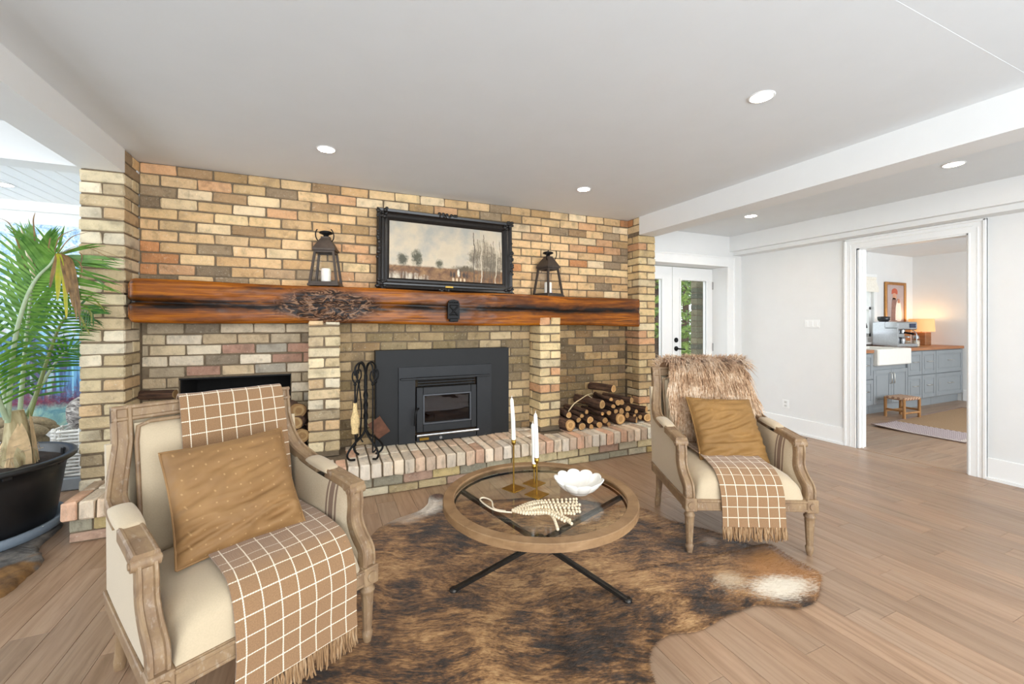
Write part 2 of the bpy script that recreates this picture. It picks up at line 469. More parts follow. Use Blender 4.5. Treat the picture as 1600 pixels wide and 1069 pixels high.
# ------------------------------------------------------------------ white shell
def shell(name, mat, *boxes):
    m = MB()
    for b in boxes: m.box(*b)
    return struct(m.build(name, mat))
shell('ceiling', CEILW, (XL - .25, XR + .2, .80, 3.95, ZC, ZC + .1))
shell('ceiling_near', CEILW, (XL - .25, XR + .2, -1.9, .80, ZC + .0007, ZC + .1))
shell('ceiling_side', CEILW, (XPR - .02, XW + .1, -1.9, 3.73, ZC2, ZC2 + .1))
shell('trim_1', WALLW, (XR, XPR, -1.9, YQ, 2.182, ZC + .02))                     # boxed beam
shell('trim_2', WALLW, (4.605, XW + .02, -1.9, 3.71, 2.13, ZC2 + .02))           # bulkhead
shell('trim_3', WALLW, (4.665, XW + .02, -1.9, 3.71, 2.085, 2.131))
shell('trim_4', WALLW, (XPL, XL, -1.9, YPF, 2.221, ZC + .05))                     # left boxed beam
shell('trim_5', WALLW, (-3.4, XPL, YPF + .03, YPF + .2, 2.235, 2.6))              # header over the left room
shell('ceiling_left_near', CEILW, (-3.4, XPL, -1.9, YPF + .03, 2.46, 2.5))
shell('wall_left_room', WALLW, (-3.6, XL, 4.82, 4.95, 0, 2.6))
shell('wall_left_return', WALLW, (XPL + .01, XL + .0, Y1 + .03, 4.82, 0, 2.6))
shell('trim_6', TRIMW, (-3.4, XPL + .02, 4.77, 4.82, 2.17, 2.25))
cl = struct(MB().box(-3.4, XL, YPF + .2, 4.9, 2.262, 2.3).build('ceiling_left_room', CEILW))
for i in range(18):
    MB().box(-3.3 + i * .11, -3.3 + i * .11 + .104, YPF + .2, 4.82, 2.25, 2.263, .004).build('plank', TRIMW, cl)
# right wall with the kitchen doorway
DY0, DY1, DZ = 1.641, 2.433, 1.98
shell('wall_right', WALLW, (XW, XW + .11, DY1, 3.73, 0, 2.4), (XW, XW + .11, -1.9, DY0, 0, 2.4), (XW, XW + .11, DY0, DY1, DZ, 2.4))
def casing(name, y0, y1, ztop):
    m = MB(); cw = .108
    for (a, b) in ((y0 - cw, y0), (y1, y1 + cw)):
        m.box(XW - .016, XW, a, b, 0, ztop + .1)
        o = a if a < y0 else b
        m.box(XW - .028, XW, a if a < y0 else b - .022, a + .022 if a < y0 else b, 0, ztop + .1, .004)
        m.box(XW - .021, XW, b - .014 if a < y0 else a, b if a < y0 else a + .014, 0, ztop, .003)
        m.box(XW - .020, XW, (a + b) / 2 - .008, (a + b) / 2 + .004, 0, ztop + .04, .003)
    m.box(XW - .016, XW, y0, y1, ztop, ztop + .1).box(XW - .028, XW, y0 - cw, y1 + cw, ztop + .083, ztop + .103, .004)
    m.box(XW - .02, XW, y0 - .03, y1 + .03, ztop + .05, ztop + .06, .003)
    return struct(m.build(name, TRIMW))
casing('trim_7', DY0, DY1, DZ)
shell('trim_8', TRIMW, (XW - .002, XW + .115, DY1 - .018, DY1 + .001, 0, DZ), (XW - .002, XW + .115, DY0, DY0 + .012, 0, DZ), (XW - .002, XW + .115, DY0, DY1, DZ - .012, DZ + .001),
      (XW + .04, XW + .055, DY1 - .03, DY1 - .017, 0, DZ))
struct(MB().box(XW + .1, XW + .125, DY0 + .010, DY0 + .026, .01, DZ - .01).build('trim_jamb_strip', flat('dark_strip', '#1d1b19', .8)))  # narrow dark strip down the back edge of the near jamb
struct(MB().box(XW - .01, XW + .12, DY0, DY1, -.004, .0035, .003).build('trim_threshold', FLOORM))
def baseb(name, x0, x1, y0, y1):
    m = MB().box(x0, x1, y0, y1, 0, .176, .004)
    return struct(m.build(name, TRIMW))
baseb('baseboard_right', XW - .016, XW, DY1 + .108, 3.71); baseb('baseboard_right_near', XW - .016, XW, -1.9, DY0 - .108)
shell('trim_shoe', TRIMW, (XW - .028, XW - .014, DY1 + .108, 3.71, 0, .022), (XW - .028, XW - .014, -1.9, DY0 - .108, 0, .022))
# French-door wall
FX1, FZ, FY = 4.559, 1.939, 3.921
shell('wall_back_right', WALLW, (FX1, XW + .1, 3.708, FY + .1, 0, 2.4), (XPR - .06, FX1, 3.708, FY + .1, FZ, 2.4), (XPR - .02, 3.19, 3.80, FY + .1, 0, 2.0))
m = MB().box(FX1, FX1 + .115, 3.692, 3.709, 0, FZ + .112).box(XPR - .02, FX1 + .115, 3.690, 3.709, FZ, FZ + .112).box(XPR - .02, FX1 + .12, 3.68, 3.70, FZ + .1, FZ + .12, .004)
m.box(FX1 + .095, FX1 + .117, 3.682, 3.70, 0, FZ + .112, .004)
struct(m.build('trim_9', TRIMW))
baseb('baseboard_back_right', FX1 + .117, XW - .016, 3.692, 3.708)
def french(name, x0, x1, gx0, gx1, handle, hinge):
    y0, y1, gz0, gz1 = FY, FY + .045, .24, 1.772
    d = struct(empty(name, ((x0 + x1) / 2, FY, 0))); ox = (x0 + x1) / 2
    m = MB()
    for b in ((x0, gx0, .01, FZ - .008), (gx1, x1, .01, FZ - .008), (gx0, gx1, .01, gz0), (gx0, gx1, gz1, FZ - .008)):
        m.box(b[0] - ox, b[1] - ox, 0, .045, b[2], b[3])
    m.build('door_leaf', TRIMW, d)
    b = MB(); t = .022
    for q in ((gx0 - t, gx0, gz0 - t, gz1 + t), (gx1, gx1 + t, gz0 - t, gz1 + t), (gx0, gx1, gz0 - t, gz0), (gx0, gx1, gz1, gz1 + t)):
        b.box(q[0] - ox, q[1] - ox, -.012, .01, q[2], q[3], .004)
    b.build('glazing_bead', TRIMW, d)
    MB().box(gx0 - ox, gx1 - ox, .02, .026, gz0, gz1).build('pane', GLASS, d)
    if handle:
        for z, nm in ((1.03, 'deadbolt'), (.925, 'lever_handle')):
            h = MB(); h.lathe([(.03, 0), (.03, .008), (.02, .016)], 18)
            h.v = [(p[0] + x0 + .055 - ox, -.001 - p[2], p[1] + z) for p in h.v]
            if nm == 'lever_handle': h.tube([(x0 + .055 - ox, -.012, z), (x0 + .055 - ox, -.05, z), (x0 + .15 - ox, -.055, z - .01)], .009, 8)
            h.build(nm, BLACKM, d)
    if hinge:
        for z in (.35, .93, 1.72): MB().box(x1 - ox - .004, x1 - ox + .012, -.012, .02, z - .05, z + .05, .003).build('hinge', flat('grey_hinge', '#8a8784', .4, .8), d)
    return d
french('door_1', 3.880, 4.556, 4.012, 4.442, True, True)
french('door_2', 3.195, 3.873, 3.33, 3.704, False, False)

# ------------------------------------------------------------------ unseen walls behind the camera, with their window openings
shell('wall_front', WALLW, (-3.6, -1.5, -2.1, -2.0, 0, 2.4), (3.3, XW + .1, -2.1, -2.0, 0, 2.4), (-1.5, 3.3, -2.1, -2.0, 0, .4), (-1.5, 3.3, -2.1, -2.0, 2.27, 2.4))
shell('wall_left_far', WALLW, (-4.1, -4.0, -2, .4, 0, 2.5), (-4.1, -4.0, 3.95, 5, 0, 2.5), (-4.1, -4.0, .4, 3.95, 0, .45), (-4.1, -4.0, .4, 3.95, 2.35, 2.5))

# ------------------------------------------------------------------ kitchen seen through the doorway
KX, KY = 9.26, 3.85
W0, W1, WZ0, WZ1 = 7.35, 8.06, 1.02, 1.93
shell('wall_kitchen_back', WALLW, (XW + .11, W0, KY, KY + .12, 0, 2.45), (W1, KX + .1, KY, KY + .12, 0, 2.45), (W0, W1, KY, KY + .12, 0, WZ0), (W0, W1, KY, KY + .12, WZ1, 2.45))
shell('wall_kitchen_right', WALLW, (KX, KX + .1, -.9, KY, 0, 2.45))
shell('wall_kitchen_left', WALLW, (XW + .11, XW + .13, -.9, DY0 - .02, 0, 2.4), (XW + .11, XW + .13, DY1 + .02, KY, 0, 2.4))
shell('ceiling_kitchen', CEILW, (XW + .11, KX + .1, -.9, KY + .1, 2.373, 2.45))
shell('wall_kitchen_front', WALLW, (XW + .1, 5.4, -.95, -.85, 0, 2.4), (8.8, KX, -.95, -.85, 0, 2.4), (5.4, 8.8, -.95, -.85, 0, .6), (5.4, 8.8, -.95, -.85, 2.32, 2.4))
baseb('baseboard_kitchen', KX - .016, KX, -.9, 3.22)
wn = struct(empty('window_1', ((W0 + W1) / 2, KY, WZ0)))
m = MB(); hw, hh = (W1 - W0) / 2, WZ1 - WZ0
for q in ((-hw - .08, -hw, -.09, hh + .09), (hw, hw + .08, -.09, hh + .09), (-hw, hw, hh, hh + .09), (-hw, hw, -.09, 0)): m.box(q[0], q[1], -.018, 0, q[2], q[3], .003)
m.build('window_casing', TRIMW, wn)
m = MB()
for q in ((-hw, -hw + .05, 0, hh), (hw - .05, hw, 0, hh), (-hw, hw, hh - .05, hh), (-hw, hw, 0, .05), (-hw, hw, hh / 2 - .02, hh / 2 + .02)): m.box(q[0], q[1], .03, .08, q[2], q[3])
m.build('sash', TRIMW, wn)
MB().box(-hw, hw, .05, .056, 0, hh).build('pane', GLASS, wn)
MB().box(-hw - .1, hw + .1, -.07, .02, -.12, -.09, .004).build('window_sill', TRIMW, wn)
m = MB().grid(lambda a, b: (-hw - .02 + a * (2 * hw + .02), -.03 - .05 * math.sin(b * math.pi * .5), hh + .02 - .22 * b), 12, 6)
m.box(-hw - .02, hw, -.05, -.018, hh + .0, hh + .04, .004)
tag(m.build('window_valance', flat('cream_fabric', '#efe9dc', .9), None, loc=((W0 + W1) / 2, KY, WZ0)), 'cream fabric valance gathered over the kitchen window', 'valance')

GREYC = flat('grey_cabinet_paint', '#8d9295', .45, nz=.02, scale=12)
HAND = flat('nickel_handle', '#c9c7c2', .3, 1.0)
YF = 3.24
def front_panel(m, x0, x1, z0, z1, y=0.0):
    m.box(x0 + .002, x1 - .002, y - .018, y, z0 + .002, z1 - .002, .002)
    f = .055
    for q in ((x0 + .004, x0 + f, z0 + .004, z1 - .004), (x1 - f, x1 - .004, z0 + .004, z1 - .004), (x0 + f, x1 - f, z0 + .004, z0 + f), (x0 + f, x1 - f, z1 - f, z1 - .004)):
        m.box(q[0], q[1], y - .025, y - .016, q[2], q[3], .003)
    m.box(x0 + f + .02, x1 - f - .02, y - .024, y - .016, z0 + f + .02, z1 - f - .02, .005)
def cabinet(name, x0, x1, label, rows, cols=1, ztop=.83, pulls='h'):
    c = tag(empty(name, ((x0 + x1) / 2, YF, 0)), label, 'cabinet', 'grey kitchen base cabinets'); ox = (x0 + x1) / 2; a, b = x0 - ox, x1 - ox
    MB().box(a, b, 0, KY - YF - .002, .12, ztop).build('body', GREYC, c)
    MB().box(a, b, .035, .06, .0, .12).build('plinth', GREYC, c)
    cw = (b - a) / cols
    for i in range(cols):
        for (z0, z1) in rows:
            m = MB(); front_panel(m, a + i * cw, a + (i + 1) * cw, z0, z1)
            d = m.build('door' if pulls == 'v' else 'drawer', GREYC, c)
            xc, zc = a + (i + .5) * cw, (z0 + z1) / 2 + .02
            if pulls == 'h': MB().tube([(xc - .06, -.025, zc), (xc - .055, -.05, zc), (xc + .055, -.05, zc), (xc + .06, -.025, zc)], .006, 6).build('handle', HAND, d)
            else:
                xh = a + (i + 1) * cw - .035 if i == 0 else a + i * cw + .035
                MB().tube([(xh, -.025, z1 - .2), (xh, -.05, z1 - .19), (xh, -.05, z1 - .06), (xh, -.025, z1 - .05)], .006, 6).build('handle', HAND, d)
    return c
two = [(.13, .475), (.48, .825)]
cabinet('drawer_cabinet', 8.405, 9.235, 'wide grey two-drawer base cabinet at the end by the far wall', two)
cabinet('drawer_cabinet', 8.005, 8.40, 'narrow grey two-drawer cabinet next to the wide drawer cabinet', two)
cabinet('drawer_cabinet', 7.61, 8.0, 'narrow grey two-drawer cabinet next to the white sink', two)
cabinet('sink_cabinet', 6.745, 7.605, 'grey two-door cabinet under the white apron sink', [(.13, .60)], 2, .66, 'v')
cabinet('drawer_cabinet', 6.35, 6.74, 'narrow grey cabinet nearest the doorway, partly hidden by its jamb', two)
BUTCH = wood('butcher_block', ['#8a5530', '#a4683c', '#b87c4a'], (2, 20, 20), .4, .08)
tag(MB().box(7.63, 9.258, YF - .035, KY - .002, .835, .876, .004).build('countertop', BUTCH), 'brown butcher-block countertop over the grey drawers, right of the sink', 'countertop')
tag(MB().box(6.2, 6.74, YF - .035, KY - .002, .835, .876, .004).build('countertop', BUTCH), 'short piece of butcher-block countertop left of the sink', 'countertop')
sk = tag(empty('apron_sink', (7.185, YF, .66)), 'white ceramic apron-front farmhouse sink between the countertops', 'sink')
m = MB(); m.box(-.418, .418, -.07, -.03, 0, .225, .012).box(-.418, -.39, -.04, .45, 0, .225, .006).box(.39, .418, -.04, .45, 0, .225, .006).box(-.418, .418, .42, .6, 0, .225, .006)
m.build('basin', CERAM, sk); MB().box(-.39, .39, -.03, .43, .002, .03).build('basin_floor', CERAM, sk)
fc = tag(empty('faucet', (7.2, 3.72, .886)), 'black gooseneck faucet behind the apron sink', 'faucet')
MB().lathe([(.028, 0), (.028, .02), (.016, .03), (.016, .06)], 14).build('base', BLACKM, fc)
MB().tube(spl([(0, 0, .05), (0, 0, .25), (0, -.03, .36), (0, -.11, .40), (0, -.18, .36), (0, -.2, .28)], 20), .013, 8).build('spout', BLACKM, fc)
MB().tube([(.015, 0, .06), (.09, -.02, .1)], .008, 6).build('handle', BLACKM, fc)

# espresso machine
em = tag(empty('espresso_machine', (8.0, 3.55, .876), R(-12)), 'stainless espresso machine with bean hopper on the kitchen counter', 'coffee machine')
m = MB().box(-.19, .19, -.02, .18, 0, .38, .015).box(-.19, .19, -.19, .0, .26, .38, .015).box(-.19, -.175, -.19, 0, 0, .3, .004)
m.build('body', STEEL, em)
MB().box(-.18, .18, -.2, 0, 0, .055, .008).build('drip_tray', STEEL, em)
MB().lathe([(.055, .0), (.075, .03), (.08, .075), (.07, .08), (.02, .085)], 20, (-.09, .08, .38)).build('bean_hopper', flat('smoked_plastic', '#2a2a2c', .2), em)
MB().box(.03, .15, -.197, -.188, .29, .355, .004).build('screen', flat('dark_display', '#2a3550', .15), em)
p = MB().lathe([(.032, 0), (.034, .03), (.03, .035)], 16, (0, -.11, .2)).tube([(0, -.13, .22), (0, -.27, .2)], [.012, .016], 8)
p.build('portafilter', BLACKM, em)
MB().lathe([(.035, .21), (.035, .26)], 16, (0, -.11, 0)).build('group_head', STEEL, em)
MB().tube(spl([(.14, -.15, .26), (.15, -.2, .2), (.15, -.2, .07)], 8), .006, 6).build('steam_wand', STEEL, em)
MB().lathe([(.036, .056), (.042, .1), (.038, .15), (.036, .15)], 16, (.0, -.11, 0)).build('milk_jug', STEEL, em)
for i, (xx, yy, h) in enumerate(((8.28, 3.4, .13), (8.39, 3.45, .15), (8.33, 3.53, .14))):
    j = tag(MB().lathe([(.04, 0), (.045, .01), (.045, h - .03), (.035, h - .02), (.035, h - .005)], 18).build('jar', GLASS, None, loc=(xx, yy, .876)), ['small clear canister in front beside the espresso machine', 'small clear canister beside the lamp end of the counter', 'small clear canister behind the other two by the espresso machine'][i], 'canister', 'canisters on the kitchen counter')
    MB().lathe([(.038, h - .004), (.038, h + .015), (.01, h + .02)], 16).build('lid', STEEL, j)
    MB().lathe([(.038, .006), (.04, h * .6)], 16).build('contents', flat('pale_sugar', '#d9cbb4', .9), j)

# table lamp
lp = tag(empty('table_lamp', (8.98, 3.62, .876)), 'lit table lamp with wooden block base and linen shade in the kitchen corner', 'lamp')
MB().box(-.09, .09, -.09, .09, 0, .21, .006).build('base', wood('lamp_block_wood', ['#7b4f2c', '#96653b', '#ab7748'], (6, 6, 20), .5), lp)
MB().lathe([(.012, .21), (.012, .27)], 10).build('stem', BRASS, lp)
sh = NT('glowing_linen_shade'); sh.set(Roughness=.9); sh.b.inputs['Base Color'].default_value = lin('#d9b98a')
sh.b.inputs['Emission Color'].default_value = lin('#ffb060'); sh.b.inputs['Emission Strength'].default_value = .55
m = MB().lathe([(.165, .22), (.155, .43)], 32); m.f = m.f[:32]; m.sm = m.sm[:32]
m2 = MB().lathe([(.162, .222), (.152, .428)], 32); m2.f = [tuple(reversed(f)) for f in m2.f[:32]]; m2.sm = m2.sm[:32]
m.add(m2.v, m2.f, True); m.build('shade', sh.m, lp)
l = bpy.data.lights.new('lamp_bulb', 'POINT'); l.energy = 3.2; l.color = (1, .62, .28); l.shadow_soft_size = .05
lo = bpy.data.objects.new('lamp_bulb', l); COL.objects.link(lo); lo.location = (8.98, 3.62, 1.32)
tag(MB().box(-.012, .012, -.1, .1, 0, .32, .004).build('wooden_board', BUTCH, None, loc=(8.70, 3.71, .877), rot=(0, 0, R(80))), 'tall brown board standing behind the lamp against the wall', 'board')

# kitchen picture: two robed figures, plain generic shapes
kp = tag(empty('framed_picture', (8.677, KY - .004, 1.215)), 'gold-framed portrait picture of two robed figures above the espresso machine', 'picture')
GOLD = flat('gold_frame', '#a9753a', .4, .5, nz=.15)
m = MB()
for q in ((-.31, -.265, 0, .7), (.265, .31, 0, .7), (-.265, .265, 0, .045), (-.265, .265, .655, .7)): m.box(q[0], q[1], -.03, 0, q[2], q[3], .006)
m.build('frame', GOLD, kp)
MB().box(-.266, .266, -.012, -.004, .044, .656).build('canvas', flat('lilac_grey_canvas', '#b3a3a0', .8, nz=.1, scale=8), kp)
def blob(pts, n=40, y=-.0135):
    ps = spl(pts + [pts[0]], n)[:-1]; m = MB(); m.add([(p.x, y, p.y) for p in ps] + [(p.x, y + .0012, p.y) for p in ps], [tuple(range(len(ps)))] + [(i, (i + 1) % len(ps), len(ps) + (i + 1) % len(ps), len(ps) + i) for i in range(len(ps))])
    return m
blob([(-.13, .06, 0), (-.11, .3, 0), (-.09, .42, 0), (-.02, .44, 0), (.05, .38, 0), (.06, .2, 0), (.07, .06, 0)]).build('painted_robe', flat('painted_brown', '#8a6a62', .8, nz=.2), kp)
blob([(-.08, .42, 0), (-.07, .5, 0), (-.02, .52, 0), (.03, .49, 0), (.03, .42, 0)]).build('painted_head', flat('painted_skin', '#c99a80', .8), kp)
blob([(-.11, .5, 0), (-.1, .57, 0), (-.02, .6, 0), (.06, .57, 0), (.06, .5, 0), (-.02, .52, 0)]).build('painted_headdress', flat('painted_red', '#c0634a', .8), kp)
blob([(.0, .07, 0), (.01, .28, 0), (.06, .4, 0), (.12, .4, 0), (.17, .3, 0), (.18, .07, 0)], y=-.0155).build('painted_veil', flat('painted_white', '#e6dfd6', .8), kp)
blob([(.06, .36, 0), (.07, .42, 0), (.12, .42, 0), (.13, .36, 0)], y=-.0175).build('painted_head', flat('painted_skin_b', '#b5826a', .8), kp)

# woven stool
st = tag(empty('woven_stool', (6.96, 3.0, 0), R(-4)), 'low wooden stool with woven seat in front of the sink cabinet', 'stool')
st.scale = (.80, .85, .92)
STW = wood('stool_wood', ['#8a5d35', '#a87846', '#bd8e5c'], (8, 8, 3), .6)
for sx in (-.2, .2):
    for sy in (-.12, .12):
        MB().tube([(sx, sy, 0), (sx, sy, .28)], .02, 10).build('leg', STW, st)
for sy in (-.12, .12): MB().tube([(-.2, sy, .08), (.2, sy, .08)], .014, 8).build('stretcher', STW, st)
for sx in (-.2, .2): MB().tube([(sx, -.12, .11), (sx, .12, .11)], .014, 8).build('stretcher', STW, st)
wv = NT('woven_cord'); wv.set(Roughness=.9); cc = wv.n('ShaderNodeTexChecker'); cc.inputs['Scale'].default_value = 28; cc.inputs[1].default_value = lin('#c7a88a'); cc.inputs[2].default_value = lin('#8b6350')
wv.l(wv.coord(jitter=False), cc.inputs[0]); wv.color(cc.outputs[0])
MB().box(-.215, .215, -.135, .135, .255, .295, .012).build('seat', wv.m, st)
# kitchen rug
kr = tag(empty('woven_rug', (7.2, 2.52, 0), R(2)), 'flat-woven rug with tan centre and purple patterned border on the kitchen floor', 'rug')
def rug_z(x, y): return .004 + .02 * max(0, 1 - math.hypot(x + 1.2, y - .4) / .35)
m = MB().grid(lambda a, b: (-1.2 + 2.5 * a, -.4 + .8 * b, rug_z(-1.2 + 2.5 * a, -.4 + .8 * b)), 60, 24)
t = NT('rug_weave'); t.set(Roughness=.95); tc = t.coord(jitter=False); sp = t.n('ShaderNodeSeparateXYZ'); t.l(tc, sp.inputs[0])
ck = t.n('ShaderNodeTexChecker'); ck.inputs['Scale'].default_value = 42; ck.inputs[1].default_value = lin('#d6c8c3'); ck.inputs[2].default_value = lin('#6f5560'); t.l(tc, ck.inputs[0])
ck2 = t.n('ShaderNodeTexChecker'); ck2.inputs['Scale'].default_value = 90; ck2.inputs[1].default_value = lin('#a98a68'); ck2.inputs[2].default_value = lin('#8f7050'); t.l(tc, ck2.inputs[0])
msk = t.math('MULTIPLY', t.math('GREATER_THAN', sp.outputs[0], -.62), t.math('GREATER_THAN', sp.outputs[1], -.3))
inner = t.math('GREATER_THAN', sp.outputs[0], -1.13); inner2 = t.math('GREATER_THAN', sp.outputs[1], -.34)
c = t.mix(ck.outputs[0], ck2.outputs[0], msk); c = t.mix('#c9b9ae', c, t.math('MULTIPLY', inner, inner2)); t.color(c)
m.build('rug_field', t.m, kr)
e = MB()
ring = [(-1.2, -.4), (1.3, -.4), (1.3, .4), (-1.2, .4), (-1.2, -.4)]
pts = []
for (a, b) in zip(ring, ring[1:]):
    for k in range(12): pts.append(Vector((a[0] + (b[0] - a[0]) * k / 12, a[1] + (b[1] - a[1]) * k / 12, 0)))
for p in pts: p.z = rug_z(p.x, p.y) + .002
e.tube(pts + [pts[0]], .006, 6); e.build('binding', flat('dark_binding', '#7b675f', .9), kr)

# ------------------------------------------------------------------ mantel beam
def mk_mantel():
    t = NT('varnished_mantel_wood'); t.set(Roughness=.38); t.b.inputs['Specular IOR Level'].default_value = .22; t.b.inputs['Coat Weight'].default_value = .12; t.b.inputs['Coat Roughness'].default_value = .15
    tc = t.coord((.9, 16, 22), jitter=False); n1 = t.noise(tc, 1.4, 7, .66, 1.3)
    c = t.ramp(n1, [(.22, '#2a1406'), (.36, '#603006'), (.5, '#8a4a08'), (.62, '#a8620a'), (.8, '#733c08')])
    big = t.noise(t.coord((1.2, 5, 5), jitter=False), 1.3, 4, .6, .6); c = t.mix(c, '#3f1e09', t.ramp(big, [(.48, 0.0), (.66, .75)]))
    crk = t.noise(t.coord((.8, 40, 40), jitter=False), 1.5, 4, .6, .8); c = t.mix(c, '#20120a', t.ramp(crk, [(.60, 0.0), (.68, .8)]))
    # dark weathered seam running along the middle of the face
    raw = t.n('ShaderNodeTexCoord'); sp = t.n('ShaderNodeSeparateXYZ'); t.l(raw.outputs['Object'], sp.inputs[0])
    n2 = t.noise(t.coord((1.6, 4, 4), jitter=False), 1.6, 5, .6, .5)
    cz = t.math('SUBTRACT', sp.outputs[2], t.math('ADD', t.math('MULTIPLY', t.math('SUBTRACT', n2, .5), .11), -.004))
    band = t.ramp(t.math('ABSOLUTE', cz), [(.012, 1.0), (.055, 0.0)])
    c = t.mix(c, '#160d08', t.math('MULTIPLY', band, t.ramp(t.noise(t.coord((1.4, 6, 6), jitter=False), 2.3, 4), [(.28, .35), (.5, 1.0)])))
    # big swirling knot
    vm = t.n('ShaderNodeMapping'); vm.inputs['Location'].default_value = (.60, 0, 0); t.l(raw.outputs['Object'], vm.inputs[0])
    vs_ = t.n('ShaderNodeVectorMath', operation='MULTIPLY'); vs_.inputs[1].default_value = (1.0, .2, 2.6); t.l(vm.outputs[0], vs_.inputs[0])
    ln = t.n('ShaderNodeVectorMath', operation='LENGTH'); t.l(vs_.outputs[0], ln.inputs[0])
    dist = t.math('ADD', ln.outputs['Value'], t.math('MULTIPLY', t.math('SUBTRACT', t.noise(t.coord((4, 9, 9), jitter=False), 1.6, 4), .5), .22))
    sw = t.n('ShaderNodeTexNoise'); sw.inputs['Scale'].default_value = 6; sw.inputs['Detail'].default_value = 6; sw.inputs['Distortion'].default_value = 2.5
    t.l(vs_.outputs[0], sw.inputs['Vector'])
    rings = t.math('SINE', t.math('ADD', t.math('MULTIPLY', dist, 46), t.math('MULTIPLY', sw.outputs[0], 26)))
    kcol = t.ramp(t.math('ADD', t.math('MULTIPLY', rings, .3), t.math('MULTIPLY', sw.outputs[0], 1.0)), [(.2, '#150d09'), (.45, '#38210f'), (.62, '#5d3b24'), (.85, '#85664e')])
    kmask = t.ramp(dist, [(.27, 1.0), (.40, 0.0)])
    c = t.mix(c, kcol, kmask)
    t.color(c)
    h = t.math('ADD', t.math('MULTIPLY', n1, .5), t.math('MULTIPLY', t.math('MULTIPLY', rings, kmask), .5)); t.bump(h, .45, .012)
    return t.m
MX0, MX1 = -1.175, 2.955
def mantel_pt(a, b):
    X = MX0 + (MX1 - MX0) * a
    end = min(1, (X - MX0) / .045)
    e0 = math.sqrt(max(0, 1 - (1 - end) ** 2)) if a < .3 else 1
    tt = (X + .72) / 3.6
    zt = 1.533 - .047 * (X - MX0) / (MX1 - MX0) + .004 * math.sin(X * 5); zb = 1.25 - .043 * (X - MX0) / (MX1 - MX0) + .006 * math.sin(X * 3.1 + 1)
    zm, hh = (zt + zb) / 2, (zt - zb) / 2 * (.80 + .20 * e0); yf, yb = 3.437 + .035 * (1 - e0), Y1 - .004
    # rounded rectangle cross-section, walked evenly along its outline
    hy = (yb - yf) / 2; per = 4 * (hy + hh); q = b * per; rc = .022
    if q < 2 * hh: u_, v_ = -hy, -hh + q
    elif q < 2 * hh + 2 * hy: u_, v_ = -hy + (q - 2 * hh), hh
    elif q < 4 * hh + 2 * hy: u_, v_ = hy, hh - (q - 2 * hh - 2 * hy)
    else: u_, v_ = hy - (q - 4 * hh - 2 * hy), -hh
    if abs(u_) > hy - rc and abs(v_) > hh - rc:
        cu, cv = math.copysign(hy - rc, u_), math.copysign(hh - rc, v_); d = math.hypot(u_ - cu, v_ - cv)
        if d > 1e-6: u_, v_ = cu + (u_ - cu) / d * min(d, rc), cv + (v_ - cv) / d * min(d, rc)
    y, z = (yf + yb) / 2 + u_, zm + v_; ux = 1 if q < 2 * hh else 0
    if ux > .6:      # front face: groove, knot swelling, hand-hewn waves
        g = math.exp(-((z - zm - .012 * math.sin(X * 2.3)) / .014) ** 2); dep = .030 if X < -.75 else .010 + .004 * math.sin(X * 4)
        if X < -.75: dep = .012 + .03 * min(1, (-.75 - X) / .4)
        y += g * dep
        kn = math.exp(-((X - .30 + .28) / .26) ** 2 - ((z - zm) / .09) ** 2); y -= .016 * kn
        y += .006 * noise.noise((X * 3, z * 14, 1.0)) + .003 * noise.noise((X * 12, z * 30, 4.0)) + kn * .010 * noise.noise((X * 14, z * 34, 2.0))
    return (X - .62, y - 3.58, z - 1.37)
m = MB().grid(mantel_pt, 190, 110, cv=True, flip=False)
for i in (0, 189):
    ids = [i * 110 + j for j in range(110)]; m.f.append(tuple(ids) if i == 189 else tuple(reversed(ids))); m.sm.append(False)
mant = tag(m.build('mantel_beam', mk_mantel(), None, loc=(.62, 3.58, 1.37)), 'thick varnished rough-hewn timber mantel across the brick fireplace wall', 'mantel')
# iron crest on its face
cr = tag(empty('iron_plaque', (at(707, 479, Y=3.43).x, 3.418, 1.352)), 'small black cast-iron plaque with crossed relief on the mantel face', 'plaque')
ol = [(-.05, -.075), (.05, -.075), (.05, .05), (.038, .078), (0, .088), (-.038, .078), (-.05, .05)]
MB().add([(x, 0, z) for x, z in ol] + [(x, -.03, z) for x, z in ol], [tuple(range(7, 14)), tuple(reversed(range(7)))] + [(i, (i + 1) % 7, 7 + (i + 1) % 7, 7 + i) for i in range(7)]).build('backplate', BLACKM, cr)
m = MB()
for s in (-1, 1):
    m.tube([(-.034 * s, -.034, -.045), (.034 * s, -.034, .03)], .007, 6).tube([(-.036, -.032, .04 * s + .0), (.036, -.032, .04 * s + .0)], .005, 6)
for k in range(6): m.sphere((-.034 + .0136 * k, -.03, .062), .007, 6, 4)
m.build('crossed_relief', BLACKM, cr)
MB().box(-.036, .036, -.045, 0, -.098, -.07, .006).build('lower_lip', BLACKM, cr)

# ------------------------------------------------------------------ wood stove insert
sv = tag(empty('stove_insert', (.945, YM, ZH)), 'black wood-burning stove insert with wide surround in the middle of the fireplace', 'stove')
x0, x1, zt = -.587, .585, .777
m = MB()
yf = 3.55 - YM
for q in ((x0, -.40, 0, zt), (.40, x1, 0, zt), (-.40, .40, .63, zt)): m.box(q[0], q[1], yf, .01, q[2], q[3])
m.build('surround', DARKM, sv)
m = MB(); y2 = yf - .018
for q in ((-.407, -.272, 0, .634), (.272, .407, 0, .634), (-.272, .272, .548, .634)): m.box(q[0], q[1], y2, yf + .02, q[2], q[3])
m.build('inner_frame', STOVEM, sv)
MB().box(-.395, .385, y2 - .03, y2 + .004, .53, .546, .003).build('hood_lip', STOVEM, sv)
m = MB()
for z in (.478, .502, .524): m.tube([(-.25, y2 + .01, z), (.25, y2 + .01, z)], .009, 8)
m.build('louvre', STOVEM, sv)
